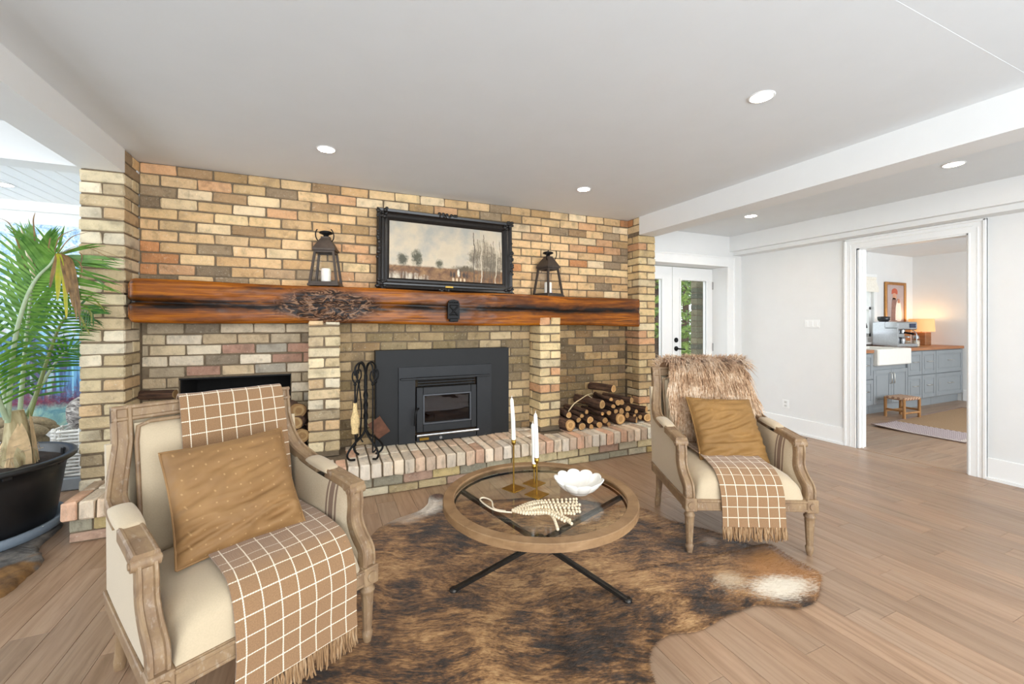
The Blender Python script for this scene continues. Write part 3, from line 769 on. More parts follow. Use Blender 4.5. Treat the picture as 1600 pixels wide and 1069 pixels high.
m = MB(); MBk = MB().box(-.272, .272, .36, .38, 0, .55).box(-.29, -.272, -.02, .38, 0, .55).box(.272, .29, -.02, .38, 0, .55).box(-.272, .272, -.0, .38, .545, .56).box(-.272, .272, -.04, .38, .0, .055)
MBk.build('firebox', flat('firebrick', '#7a5f48', .95, nz=.25, scale=12), sv)
d0, d1, dz0, dz1 = -.262, .262, .085, .462
g0, g1, gz0, gz1 = -.208, .212, .15, .40
m = MB(); yd = y2 - .012
for q in ((d0, g0, dz0, dz1), (g1, d1, dz0, dz1), (g0, g1, dz0, gz0), (g0, g1, gz1, dz1)): m.box(q[0], q[1], yd, yd + .05, q[2], q[3], .004)
dr = m.build('stove_door', STOVEM, sv)
MB().box(g0, g1, yd + .02, yd + .025, gz0, gz1).build('glass', SGLASS, dr)
m = MB(); b = .012
for q in ((g0 - .002, g0 + b, gz0, gz1), (g1 - b, g1 + .002, gz0, gz1), (g0, g1, gz0 - .002, gz0 + b), (g0, g1, gz1 - b, gz1 + .002)): m.box(q[0], q[1], yd - .004, yd + .02, q[2], q[3], .004)
m.build('door_bead', flat('door_bead_grey', '#5a5c60', .4, .7), dr)
MB().tube(spl([(-.25, yd - .01, .29), (-.272, yd - .05, .285), (-.285, yd - .055, .24), (-.288, yd - .05, .16)], 10), .009, 8).build('door_handle', BLACKM, dr)
MB().tube([(-.265, y2 - .03, .066), (.275, y2 - .03, .066)], .012, 10).build('ash_rail', STEEL, sv)
m = MB().box(-.262, .262, y2 - .012, y2 + .05, .004, .052, .004); m.build('lower_panel', STOVEM, sv)
MB().box(-.24, -.16, y2 - .016, y2 - .01, .018, .042, .002).build('nameplate', BRASS, sv)
MB().lathe([(.012, 0), (.012, .01)], 10).build('air_control', STEEL, sv, loc=(-.06, y2 - .012, .03), rot=(R(90), 0, 0))
m = MB()
for (xx, zz, L) in ((-.1, .10, .3), (.08, .10, .25)): m.tube([(xx - L / 2, .12, zz), (xx + L / 2, .16, zz + .02)], .04, 8)
m.build('burnt_log', flat('charred_wood', '#57402c', .95, nz=.4, scale=12), sv)

# ------------------------------------------------------------------ fire tools
ft = tag(empty('fire_tool_set', (.262, 3.30, ZH), R(10)), 'black wrought-iron fireplace tool set standing on the hearth beside the stove', 'fire tools')
m = MB().tube([(0, 0, .2), (0, 0, .62)], .013, 8)
for k in range(2):
    m.tube([(.011 * math.cos(z * 40 + k * math.pi), .011 * math.sin(z * 40 + k * math.pi), z) for z in [.28 + i * .01 for i in range(26)]], .007, 6)
m.build('twisted_post', BLACKM, ft)
for a in (20, 110, 200, 290):
    ca, sa = math.cos(R(a)), math.sin(R(a))
    MB().tube(spl([(0, 0, .22), (.03 * ca, .03 * sa, .17), (.10 * ca, .10 * sa, .12), (.15 * ca, .15 * sa, .06), (.135 * ca, .135 * sa, .02), (.09 * ca, .09 * sa, .008)], 18), .008, 6).build('foot', BLACKM, ft)
for a in (20, 110, 200, 290):
    ca, sa = math.cos(R(a)), math.sin(R(a))
    MB().tube(spl([(0, 0, .60), (.015 * ca, .015 * sa, .68), (.05 * ca, .05 * sa, .71), (.085 * ca, .085 * sa, .68), (.09 * ca, .09 * sa, .62)], 16), .007, 6).build('hook_arm', BLACKM, ft)
def loop(cx, cy, z): return spl([(cx, cy, z), (cx - .018, cy, z + .04), (cx - .012, cy, z + .085), (cx + .012, cy, z + .085), (cx + .018, cy, z + .04), (cx, cy, z)], 20)
tools = {}
for a, nm in ((200, 'brush'), (20, 'shovel'), (290, 'poker'), (110, 'tongs')):
    px_, py_ = .088 * math.cos(R(a)), .088 * math.sin(R(a))
    t_ = tag(empty({'brush': 'hearth_brush', 'shovel': 'ash_shovel', 'poker': 'fire_poker', 'tongs': 'log_tongs'}[nm], (.262 + px_ * .985 - py_ * .17, 3.30 + px_ * .17 + py_ * .985, ZH)),
             {'brush': 'hearth brush with pale straw bristles hanging from the fire tool stand', 'shovel': 'ash shovel with square rusty pan hanging from the fire tool stand',
              'poker': 'thin black iron poker hanging from the fire tool stand', 'tongs': 'black iron log tongs hanging from the fire tool stand'}[nm], 'fire tool')
    MB().tube(loop(0, 0, .56), .006, 6).sphere((0, 0, .555), .012, 8, 5).build('loop_handle', BLACKM, t_)
    if nm == 'brush':
        MB().tube([(0, 0, .56), (0, 0, .40)], .007, 6).build('shaft', BLACKM, t_)
        MB().lathe([(.013, .42), (.016, .36), (.03, .31), (.03, .27), (.024, .235), (.024, .20)], 14).build('bristle_head', flat('pale_straw', '#d9bd88', .95, nz=.25, scale=90, bump=.5), t_)
        MB().tube([(0, 0, .2), (.005, 0, .11)], .006, 6).build('tip', BLACKM, t_)
    elif nm == 'shovel':
        MB().tube([(0, 0, .56), (0, 0, .26)], .006, 6).build('shaft', BLACKM, t_)
        RUST = flat('rusty_sheet', '#6e4a38', .6, .5, nz=.3, scale=20)
        s_ = MB().box(-.05, .05, -.004, .0, 0, .15, .001).box(-.052, -.048, -.026, 0, 0, .15).box(.048, .052, -.026, 0, 0, .15).box(-.05, .05, -.026, 0, .146, .15)
        s_.build('pan', RUST, t_, loc=(-.015, -.012, .265), rot=(R(188), R(-32), 0))
    elif nm == 'poker':
        MB().tube(spl([(0, 0, .56), (0, 0, .12), (.0, -.01, .06), (.03, -.01, .09)], 14), .006, 6).build('shaft', BLACKM, t_)
    else:
        for s in (-1, 1): MB().tube(spl([(0, 0, .56), (.02 * s, 0, .35), (.012 * s, 0, .15), (.03 * s, -.01, .1)], 12), .006, 6).build('jaw', BLACKM, t_)

# ------------------------------------------------------------------ lanterns on the mantel
def lantern(loc, rz, label, s=1.0):
    L = tag(empty('candle_lantern', loc, rz), label, 'lantern', 'lanterns on the mantel'); L.scale = (s, s, s)
    b, t, h = .105, .073, .275
    MB().box(-b - .006, b + .006, -b - .006, b + .006, 0, .018, .003).build('base', LANT, L)
    for sx in (-1, 1):
        for sy in (-1, 1):
            q = .0085
            m = MB(); c0 = Vector((sx * (b - q), sy * (b - q), .016)); c1 = Vector((sx * (t - q), sy * (t - q), h))
            m.add([c0 + Vector((i * q, j * q, 0)) for i, j in ((-1, -1), (1, -1), (1, 1), (-1, 1))] + [c1 + Vector((i * q, j * q, 0)) for i, j in ((-1, -1), (1, -1), (1, 1), (-1, 1))],
                  [(3, 2, 1, 0), (4, 5, 6, 7), (0, 1, 5, 4), (1, 2, 6, 5), (2, 3, 7, 6), (3, 0, 4, 7)]); m.build('corner_post', LANT, L)
    for k in range(4):
        m = MB(); b2, t2 = b - .02, t - .018
        m.add([(-b2, -b + .01, .02), (b2, -b + .01, .02), (t2, -t + .01, h), (-t2, -t + .01, h)], [(0, 1, 2, 3)])
        m.build('pane', GLASS, L, rot=(0, 0, R(90) * k))
        m = MB().box(-b + .01, b - .01, -b + .002, -b + .016, .016, .034, .002).box(-t + .008, t - .008, -t + .0, -t + .014, h - .018, h, .002); m.build('cross_rail', LANT, L, rot=(0, 0, R(90) * k))
    m = MB(); q = [(t + .008, h), (t + .008, h + .015), (.048, h + .075), (.032, h + .10), (.032, h + .112)]
    vs_ = []
    for r_, z in q: vs_ += [(-r_, -r_, z), (r_, -r_, z), (r_, r_, z), (-r_, r_, z)]
    fs = [(i * 4 + k, i * 4 + (k + 1) % 4, i * 4 + 4 + (k + 1) % 4, i * 4 + 4 + k) for i in range(4) for k in range(4)] + [(0, 3, 2, 1), (16, 17, 18, 19)]
    m.add(vs_, fs); m.build('roof', LANT, L)
    MB().lathe([(.018, h + .11), (.02, h + .128), (.05, h + .14), (.05, h + .15), (.03, h + .158), (.0005, h + .16)], 20).build('cap', BLACKM, L)
    MB().tube([(.066 * math.cos(R(a)), -.045 - .02 * math.sin(R(a)), h + .118 + .066 * math.sin(R(a))) for a in range(140, 405, 12)], .0045, 6).build('ring_handle', BLACKM, L)
    c = MB().lathe([(.034, .018), (.036, .03), (.036, .135), (.032, .142), (.012, .139)], 18).build('candle', WAX, L)
    return L
p = at(509.5, 447, Y=3.585); lantern((p.x, 3.585, 1.527), R(-12), 'bronze lantern with white candle on the mantel left of the painting')
p = at(856, 461, Y=3.59); lantern((p.x, 3.585, 1.492), R(17), 'bronze lantern with white candle on the mantel right of the painting', 1.02)

# ------------------------------------------------------------------ landscape painting
pt_ = tag(empty('landscape_painting', (.985, 3.64, 1.515)), 'landscape painting of trees and pond in ornate black frame leaning on the mantel', 'painting')
pt_.rotation_euler = (R(-4), R(.9), 0)
fw, fh = .615, .69
m = MB()
sec = [(0, 0), (0, -.025), (.012, -.045), (.03, -.04), (.042, -.028), (.055, -.03), (.07, -.022), (.085, -.026), (.105, -.012), (.105, 0)]
for k in range(4):
    hw, hh = (fw, fh / 2) if k % 2 == 0 else (fh / 2, fw)
    vs_ = []
    for e in (-1, 1):
        for (d, y) in sec: vs_.append((e * (hw - d), y, -(hh - d)))
    n_ = len(sec); fs = [(i, i + 1, n_ + i + 1, n_ + i) for i in range(n_ - 1)]
    a = k * math.pi / 2; ca, sa = round(math.cos(a)), round(math.sin(a))
    vs_ = [(x * ca - z * sa, y, x * sa + z * ca + fh / 2) for x, y, z in vs_]
    MB().add(vs_, [tuple(reversed(f)) for f in fs]).build('frame_rail', BLACKM if 0 else flat('black_ebonised_frame', '#17120f', .35, nz=.2), pt_)
FRB = flat('black_carved_ornament', '#1d1916', .4, nz=.3, scale=70, bump=.5)
rr = random.Random(5)
def ornament(x, z, n, sx, sz):
    m = MB()
    for i in range(n):
        m.sphere((x + rr.uniform(-sx, sx), -.04 + rr.uniform(-.006, .004), z + rr.uniform(-sz, sz)), rr.uniform(.008, .016), 7, 4, (1.3, .7, 1))
    m.build('carved_ornament', FRB, pt_)
for sx in (-1, 1):
    for sz in (.04, fh - .04): ornament(sx * (fw - .04), sz, 16, .038, .038)
    ornament(sx * (fw - .016), fh / 2, 16, .01, .16)
ornament(0, fh - .012, 14, .10, .012); ornament(0, .012, 14, .13, .008)
MB().box(-.035, .035, -.036, -.030, .035, .05, .001).build('title_plate', BRASS, pt_)
def mk_paint():
    t = NT('oil_landscape'); t.set(Roughness=.45)
    raw = t.n('ShaderNodeTexCoord'); sp = t.n('ShaderNodeSeparateXYZ'); t.l(raw.outputs['Object'], sp.inputs[0]); X, Z = sp.outputs[0], sp.outputs[2]
    V = raw.outputs['Object']
    n1 = t.noise(V, 4, 5, .6); n2 = t.noise(V, 16, 5, .65, .6); n4 = t.noise(V, 30, 5, .7, .4)
    sky = t.ramp(t.math('ADD', n1, t.math('MULTIPLY', Z, .25)), [(.35, '#bfae95'), (.55, '#cdbda2'), (.75, '#a9a59a')])
    hz = t.math('ADD', Z, t.math('MULTIPLY', t.math('SUBTRACT', n2, .5), .03))
    gr = t.ramp(n2, [(.3, '#4a3320'), (.5, '#7a5430'), (.7, '#a07848')])
    c = t.mix(sky, gr, t.ramp(hz, [(.206, 1.0), (.222, 0.0)]))
    def stripe(x, wv, top, col, c, z0=.1):
        d = t.math('ABSOLUTE', t.math('SUBTRACT', t.math('ADD', X, t.math('MULTIPLY', t.math('SUBTRACT', n1, .5), .09)), x))
        mk = t.math('MULTIPLY', t.math('LESS_THAN', d, wv), t.math('MULTIPLY', t.math('LESS_THAN', Z, top), t.math('GREATER_THAN', Z, z0)))
        return t.mix(c, col, mk)
    def puff(x, z, rx, rz, col, c, k=1.0):
        a = t.math('POWER', t.math('DIVIDE', t.math('SUBTRACT', X, x), rx), 2); b = t.math('POWER', t.math('DIVIDE', t.math('SUBTRACT', Z, z), rz), 2)
        q = t.math('ADD', t.math('ADD', a, b), t.math('MULTIPLY', t.math('SUBTRACT', n4, .5), 2.6))
        return t.mix(c, col, t.ramp(q, [(.15, k), (1.0, 0.0)]))
    c = puff(-.40, .265, .055, .06, '#4c4a38', c); c = puff(-.28, .285, .055, .085, '#504d38', c); c = puff(-.085, .245, .04, .05, '#57523c', c)
    c = puff(.15, .215, .13, .035, '#5a4c34', c)
    c = puff(.36, .30, .20, .15, '#6a5d48', c, .75); c = puff(.24, .33, .06, .09, '#5d5240', c, .6); c = puff(.42, .26, .12, .12, '#544a38', c, .6); c = puff(.33, .42, .10, .10, '#7a6c56', c, .5)
    for x, wv, top, col in ((.235, .0035, .56, '#4e4030'), (.305, .0045, .58, '#c4b79f'), (.33, .0025, .55, '#5a4c3a'), (.395, .003, .47, '#54483a'), (.455, .0045, .57, '#bfb299'), (.27, .0025, .50, '#6a5a46'), (.36, .002, .44, '#5a4c3a'), (.425, .002, .5, '#5f5242'), (.49, .003, .5, '#5a4c3a')):
        c = stripe(x, wv, top, col, c)
    # pond with reflections, sandy track
    pond = puff(-.38, .105, .24, .055, t.ramp(t.noise(t.coord((40, 1, 3), jitter=False), 1, 3), [(.4, '#5a4630'), (.55, '#cfc2ab'), (.7, '#8a7656')]), c)
    c = pond
    c = puff(-.02, .09, .12, .022, '#a8804e', c, .8); c = puff(.22, .07, .05, .012, '#c2a070', c, .8)
    for x, z in ((.02, .165), (.05, .16), (.10, .17), (.14, .165), (.17, .16)): c = puff(x, z, .016, .035, '#3d2a1c', c)
    c = puff(.09, .175, .014, .04, '#e8ddc8', c)
    for x in (.04, .075, .11, .145): c = puff(x, .115, .013, .02, '#d9c19a', c)
    t.color(c); t.bump(n2, .1, .002); return t.m
MB().box(-.512, .512, -.016, -.008, .10, .59).build('canvas', mk_paint(), pt_)

# ------------------------------------------------------------------ firewood
BARK = NT('rough_bark'); BARK.set(Roughness=.95)
_n = BARK.noise(BARK.coord((30, 3, 30)), 1.6, 6, .65, .5)
BARK.color(BARK.ramp(_n, [(.28, '#241812'), (.45, '#4a3325'), (.6, '#6a4c38'), (.78, '#86694f')])); BARK.bump(_n, .9, .012); BARK = BARK.m
CUT = NT('sawn_log_end'); CUT.set(Roughness=.85)
_rw = CUT.n('ShaderNodeTexCoord'); _sp = CUT.n('ShaderNodeVectorMath', operation='MULTIPLY'); _sp.inputs[1].default_value = (1, 0, 1); CUT.l(_rw.outputs['Object'], _sp.inputs[0])
_ln = CUT.n('ShaderNodeVectorMath', operation='LENGTH'); CUT.l(_sp.outputs[0], _ln.inputs[0])
_d = CUT.math('ADD', CUT.math('MULTIPLY', _ln.outputs['Value'], 160), CUT.math('MULTIPLY', CUT.noise(CUT.coord(), 20, 3), 5))
_c = CUT.mix(CUT.ramp(CUT.math('SINE', _d), [(.0, '#b88f5e'), (.9, '#d6b27c')]), CUT.n('ShaderNodeObjectInfo').outputs['Color'], 1.0, 'MULTIPLY')
CUT.color(_c); CUT = CUT.m
def log(p, r, L, yaw, pitch, label, group, name='firewood_log', tone=1.0):
    rn = random.Random(hash((round(p[0], 3), round(p[2], 3))) & 0xffff)
    ph = rn.uniform(0, 6); sq = rn.uniform(.9, 1.0)
    def prof(a, y): return r * (1 + .06 * math.sin(2 * a + ph) + .05 * math.sin(3 * a + 2 * ph) + .03 * noise.noise((a * 2, y * 12, ph)))
    S = 16; m = MB(); vs_ = []; K = 6
    for i in range(K):
        y = L * i / (K - 1); bx = .012 * math.sin(i * 1.1 + ph)
        for k in range(S):
            a = 2 * math.pi * k / S; q = prof(a, y if i else 0); vs_.append((q * math.cos(a) + bx * (i > 0), y, q * math.sin(a) * sq))
    fs = [(i * S + k, (i + 1) * S + k, (i + 1) * S + (k + 1) % S, i * S + (k + 1) % S) for i in range(K - 1) for k in range(S)]
    m.add(vs_, fs, True); m.add(vs_[-S:], [tuple(reversed(range(S)))])
    o = tag(m.build(name, BARK, None, loc=p, rot=(pitch, 0, yaw)), label, 'log', group)
    e = MB(); e.add([(x * .93, -.0015, z * .93) for x, y, z in vs_[:S]] + [(x * .97, .004, z * .97) for x, y, z in vs_[:S]], [tuple(range(S))] + [(k, S + k, S + (k + 1) % S, (k + 1) % S) for k in range(S)])
    e.build('cut_end', CUT, o, color=(tone, tone * .97, tone * .92, 1)); return o
LOGS = [(2.056, 3.329, .298, .056), (2.06, 3.362, .385, .028), (2.155, 3.346, .334, .025), (2.2, 3.359, .365, .02), (2.18, 3.325, .275, .034), (2.262, 3.372, .395, .021), (2.284, 3.346, .322, .035), (2.28, 3.321, .264, .024), (2.377, 3.327, .271, .031), (2.455, 3.344, .301, .029), (2.44, 3.366, .363, .019), (2.518, 3.369, .364, .025), (2.459, 3.396, .446, .042), (2.586, 3.39, .419, .023), (2.577, 3.413, .484, .02), (2.65, 3.402, .448, .03), (2.697, 3.403, .448, .029), (2.633, 3.447, .58, .038), (2.605, 3.374, .371, .023), (2.828, 3.41, .456, .033), (2.76, 3.382, .382, .032), (2.637, 3.344, .299, .056), (2.489, 3.333, .265, .022), (2.734, 3.361, .323, .027), (2.831, 3.338, .272, .031), (2.857, 3.374, .348, .022), (2.823, 3.36, .312, .018), (2.892, 3.356, .292, .025), (2.964, 3.33, .285, .042), (2.985, 3.37, .36, .028), (2.674, 3.374, .365, .03)]
SPEC = {0: 'thickest pale log end at the foot of the stack beside the brick pier', 17: 'lone thick log lying on the very top of the firewood stack', 12: 'thick dark log with cracked heart near the top of the stack',
        21: 'broad pale round log in the bottom row at the middle of the stack', 28: 'pale log in the bottom row at the end by the brick pillar', 19: 'log slanting down on the right shoulder of the stack',
        4: 'dark-hearted log in the bottom row right of the thickest log', 24: 'short reddish log turned sideways in the bottom row near the pillar', 29: 'thin log at the top end of the stack nearest the pillar', 1: 'log lying directly on the thickest log beside the brick pier',
        2: 'thin log resting above the dark-hearted log in the second row of the stack', 3: 'thin reddish-barked log just above another thin log near the pier', 5: 'thin log under the peeled strip of wood in the stack',
        6: 'medium pale log end in the second row left of the stack centre', 7: 'flattened half-round log in the bottom row, third from the pier', 8: 'round log in the bottom row, fourth from the brick pier',
        9: 'second-row log just left of the broad pale round log', 10: 'small log end directly beneath the thick cracked-heart log', 11: 'small log end below and right of the thick cracked-heart log',
        13: 'small log end immediately right of the thick cracked-heart log', 14: 'small pale log end above and right of the thick cracked-heart log', 15: 'left one of two touching pale log ends high in the stack',
        16: 'right one of two touching pale log ends high in the stack', 18: 'small pale log end just above left of the broad round log', 20: 'log end halfway up the right half of the stack',
        22: 'split reddish wedge in the bottom row just left of the broad round log', 23: 'log end touching the upper right of the broad round log', 25: 'small log end below the slanting log on the right shoulder',
        26: 'smallest log end, low in the right part of the stack', 27: 'reddish log end left of the pale end log by the pillar', 30: 'dark log end directly above the broad round log'}
# fill behind so that nothing in the stack floats
for i, (x, y, z, r_) in enumerate(LOGS):
    yaw = random.Random(i).uniform(-.12, .12); L = .36 if y + .36 < 3.76 else 3.76 - y
    if i in (17, 12): yaw = .25
    if i == 24: yaw = .6; L = .2
    if i in (19, 29): yaw = .35
    log((x, y, z), r_ * 1.02, L * .96, yaw, random.Random(i + 50).uniform(-.02, .05), SPEC[i], 'stacked firewood on the hearth', tone=random.Random(i + 9).uniform(.95, 1.35))
m = MB().tube(spl([at(888, 643, Y=3.36), at(897, 631, Y=3.36), at(907, 624, Y=3.37), at(918, 617, Y=3.40), at(927, 615, Y=3.42)], 14), [.006, .008, .009, .008, .008, .009, .008, .007, .007, .008, .007, .006, .005, .004], 6, flat=.5)
m.tube([at(918, 617, Y=3.40), at(925, 622, Y=3.40)], [.005, .003], 5)
tag(m.build('bark_strip', flat('peeled_pale_wood', '#d8c39a', .8, nz=.15)), 'pale peeled strip of wood leaning over the firewood stack', 'wood strip')
# split logs in and before the small firebox on the left
for i, (px_, py_, y, r_, L, yw, lab) in enumerate(((274, 616, 3.70, .035, .30, 1.35, 'dark split log poking out at the left edge of the black firebox'), (466, 642, 3.5, .062, .26, .4, 'upper rough split log stacked between the armchair and the brick pier'),
                                     (462, 661, 3.46, .05, .26, -.3, 'reddish wedge of split wood in the middle of the short log stack by the pier'), (472, 681, 3.46, .055, .28, .2, 'mossy split log low in the short stack by the pier'), (466, 705, 3.45, .055, .28, .05, 'lowest split log of the short stack by the pier'))):
    p = at(px_, py_, Y=y); log(p, r_, L, yw, 0, lab, 'split logs by the firebox', 'split_log', .55)

# ------------------------------------------------------------------ armchairs
HW, HD = .32, .2825
def stripes():
    t = NT('striped_linen'); t.set(Roughness=.9)
    raw = t.n('ShaderNodeTexCoord'); sp = t.n('ShaderNodeSeparateXYZ'); t.l(raw.outputs['Object'], sp.inputs[0]); Y = sp.outputs[1]
    v = t.noise(t.coord(), 220, 3); base = t.ramp(v, [(.3, '#b6a386'), (.7, '#c2b095')]); mk = None
    for c0, wd in ((-.045, .006), (-.075, .015), (-.105, .006)):
        d = t.math('LESS_THAN', t.math('ABSOLUTE', t.math('SUBTRACT', Y, c0)), wd); mk = d if mk is None else t.math('ADD', mk, d)
    t.color(t.mix(base, '#7d6655', mk)); t.bump(v, .12, .003); return t.m
STRIPE = stripes()
SIDE = [(.400, .925), (.380, .82), (.354, .735), (.315, .675), (.255, .638), (.17, .617), (.05, .604), (-.08, .594), (-.195, .582)]
def side_curve(n=40): return spl([(0, y, z) for y, z in SIDE], n)
def frames(pts, xs):
    out = []
    for i, p in enumerate(pts):
        t = (pts[min(i + 1, len(pts) - 1)] - pts[max(i - 1, 0)]).normalized()
        out.append((Vector((xs(i / (len(pts) - 1)), p.y, p.z)), Vector((1, 0, 0)), Vector((0, t.z, -t.y))))
    return out
def mould(w_, t_): return [(-w_ / 2, -t_ / 2), (-w_ / 2, t_ * .32), (-w_ * .42, t_ / 2), (-w_ * .28, t_ / 2), (-w_ * .22, t_ * .3), (w_ * .22, t_ * .3), (w_ * .28, t_ / 2), (w_ * .42, t_ / 2), (w_ / 2, t_ * .32), (w_ / 2, -t_ / 2)]
def armchair():
    c = empty('armchair')
    sc = side_curve()
    for s in (-1, 1):
        xs = lambda t, s=s: s * (.288 + .042 * min(1, max(0, (t - .15) / .4)))
        MB().sweep(frames(sc[:29], xs if 0 else (lambda t, s=s: s * (.288 + .040 * min(1, max(0, (t * .72 - .15) / .4))))), mould(.06, .04)).build('stile', OAK, c)
        # wooden arm end with scroll
        fr = frames(sc[31:], lambda t, s=s: s * .328)
        a = MB().sweep(fr, [(-.032, -.02), (-.032, .014), (-.027, .02), (-.022, .0205), (-.019, .0185), (.019, .0185), (.022, .0205), (.027, .02), (.032, .014), (.032, -.02)]); a = a.build('arm', OAK, c)
        m = MB().tube([(s * .294, -.185, .571), (s * .362, -.185, .571)], .019, 16); m.tube([(s * .290, -.185, .571), (s * .366, -.185, .571)], .010, 12); m.build('scroll', OAK, a)
        # padded arm rest
        pad = sc[24:33]
        def fn(u, v, s=s, pad=pad):
            i = u * (len(pad) - 1); k = min(int(i), len(pad) - 2); p = pad[k].lerp(pad[k + 1], i - k)
            e = math.sin(math.pi * min(1, max(0, u))) ** .35 if 0 < u < 1 else 0
            an = math.pi * v; return (s * .326 + .036 * math.cos(an) * (.8 + .2 * e), p.y, p.z + .008 + (.026 * e) * math.sin(an) ** .6)
        MB().grid(fn, 16, 14, flip=False).build('arm_pad', LINEN, c)
        # S-curved arm post down to the front block
        post = spl([(0, -.180, .575), (0, -.188, .53), (0, -.186, .48), (0, -.196, .44), (0, -.228, .40), (0, -.262, .375), (0, -.279, .35), (0, -.281, .30)], 26)
        MB().sweep(frames(post, lambda t, s=s: s * (.326 - .008 * t)), mould(.052, .044)).build('arm_post', OAK, c)
        # upholstered side: outer and inner skin
        tops = [(p.y, p.z - .012) for p in sc[6:38]]
        def top(y):
            b = min(tops, key=lambda q: abs(q[0] - y)); return b[1]
        def front_y(z):
            b = min(post, key=lambda q: abs(q.z - z)); return b.y + .012
        def skin(u, v, x_in, bulge, s=s):
            z_t = None
            yb = .345 - .02 * (1 - v); z0 = .29
            # column position: between front post and back stile at this height fraction
            zz = z0 + v * .31
            yf_ = front_y(zz); y = yf_ + (yb - yf_) * u
            zt = top(y) if y > -.19 else .57
            z = z0 + (zt - z0) * v
            b = math.sin(math.pi * u) ** .5 * math.sin(math.pi * min(1, v * .9 + .08)) ** .5 if 0 < u < 1 else 0
            return (s * (x_in + bulge * b), y, z)
        MB().grid(lambda u, v: skin(u, v, .338, .006), 22, 14, flip=(s < 0)).build('outer_side', LINEN, c)
        MB().grid(lambda u, v: skin(u, v, .300, -.03), 22, 14, flip=(s > 0)).build('inner_side', STRIPE, c)
        # back side wing of the panel between stile and seat rail
        # legs
        def flute(i, an): return 1 - (.10 * (abs(math.sin(an * 5)) < .35) if 3 <= i <= 7 else 0)
        lg = [(.012, 0), (.017, .02), (.021, .045), (.016, .052), (.0165, .058), (.0185, .09), (.021, .14), (.0235, .185), (.024, .20), (.028, .206), (.028, .214), (.021, .219), (.024, .238)]
        g = MB().lathe(lg, 30, (s * .318, -HD, 0), mod=flute); g.build('front_leg', OAK, c)
        b = MB().box(s * .318 - .031, s * .318 + .031, -HD - .031, -HD + .031, .236, .306, .004)
        b.tube([(s * .318, -HD - .028, .271), (s * .318, -HD - .036, .271)], .019, 14); b.build('corner_block', OAK, c)
        g = MB(); bl = spl([(s * .30, HD, .24), (s * .302, HD + .004, .14), (s * .305, HD + .03, 0)], 8); g.tube(bl, [.026, .024, .023, .021, .019, .018, .02, .017], 12); g.build('back_leg', OAK, c)
        # side rail
        r_ = MB().box(s * .318 - .028, s * .318 + .028, -HD + .03, HD + .03, .240, .30, .004); r_.box(s * .318 - .032, s * .318 + .032, -HD + .03, HD + .03, .288, .300, .003); r_.build('side_rail', OAK, c)
        # rear upright carrying the stile down to the leg, cloth-covered
        u_ = MB(); q = [Vector((s * .30, .385, .80)), Vector((s * .31, .36, .62)), Vector((s * .31, .335, .45)), Vector((s * .305, HD + .02, .24))]
        u_.sweep(frames([Vector((0, p.y, p.z)) for p in spl(q, 10)], lambda t, s=s: s * .304), [(-.03, -.02), (-.03, .02), (.03, .02), (.03, -.02)]); u_.build('rear_upright', LINEN, c)
    fr_ = MB().box(-.29, .29, -HD - .026, -HD + .026, .240, .302, .004).box(-.29, .29, -HD - .033, -HD, .288, .300, .003).box(-.29, .29, -HD - .031, -HD, .243, .253, .003)
    fr_.build('front_rail', OAK, c)
    MB().box(-.30, .30, HD - .0, HD + .035, .24, .30, .004).build('back_rail', OAK, c)
    # top rail
    tp = MB(); t0 = Vector((0, .394, .905)); pth = [(Vector((x, .396 + .012 * (1 - (x / .32) ** 2), .904)), Vector((0, .18, .98)).normalized(), Vector((0, -.98, .18)).normalized()) for x in [(-.318 + .636 * i / 14) for i in range(15)]]
    tp.sweep(pth, mould(.06, .04)); tp.build('top_rail', OAK, c)
    # inner bead round the back panel
    b1 = [(-.252, .42), (-.252, .80), (-.245, .855), (-.21, .868), (.21, .868), (.245, .855), (.252, .80), (.252, .42)]
    def back_y(z): return .262 + (z - .42) * .215
    MB().tube([(x, back_y(z) + .008, z) for x, z in b1], .008, 6, caps=False).build('bead', OAK, c)
    # back upholstery (front cushion and plain rear)
    def bk(u, v):
        z = .36 + v * .505; x = (u * 2 - 1) * .255
        b = (max(0, 1 - abs(u * 2 - 1) ** 4)) ** .5 * (max(0, 1 - abs(v * 2 - 1) ** 5)) ** .5
        return (x, back_y(z) + .02 - .05 * b + .015 * (1 - (x / .26) ** 2), z)
    MB().grid(bk, 26, 24, flip=True).build('back_cushion', LINEN, c)
    MB().grid(lambda u, v: ((u * 2 - 1) * .30, .335 + v * .075 + .012 * (1 - (u * 2 - 1) ** 2), .25 + v * .64), 10, 10).build('back_cover', LINEN, c)
    # seat
    def seat(u, v):
        # closed cushion: v runs around the section front to back
        x = (u * 2 - 1); y = (v * 2 - 1)
        ex = max(0, 1 - abs(x) ** 5) ** .5; ey = max(0, 1 - abs(y) ** 7) ** .45
        yy = -.012 + y * .288
        return (x * (.292 if yy > -.2 else .286 - .0 * x), yy, .300 + (.125 + .018 * (1 - x * x) * (1 - y * y)) * min(ex, 1) ** .7 * ey ** .9)
    MB().grid(seat, 34, 34).build('seat_cushion', LINEN, c)
    return c
ch1 = armchair()
CH = [((-.27, 1.827, 0), R(28)), ((2.204, 1.81, 0), R(-25.6))]
ch2 = copy_tree(ch1)
for o_, (lc, rz), lb_ in zip((ch1, ch2), CH, ('cream linen armchair with whitewashed oak frame nearest the camera, dotted cushion on it', 'cream linen armchair with oak frame draped in long shaggy fur by the doorway')):
    o_.location = lc; o_.rotation_euler = (0, 0, rz); tag(o_, lb_, 'armchair', 'pair of armchairs by the fireplace')

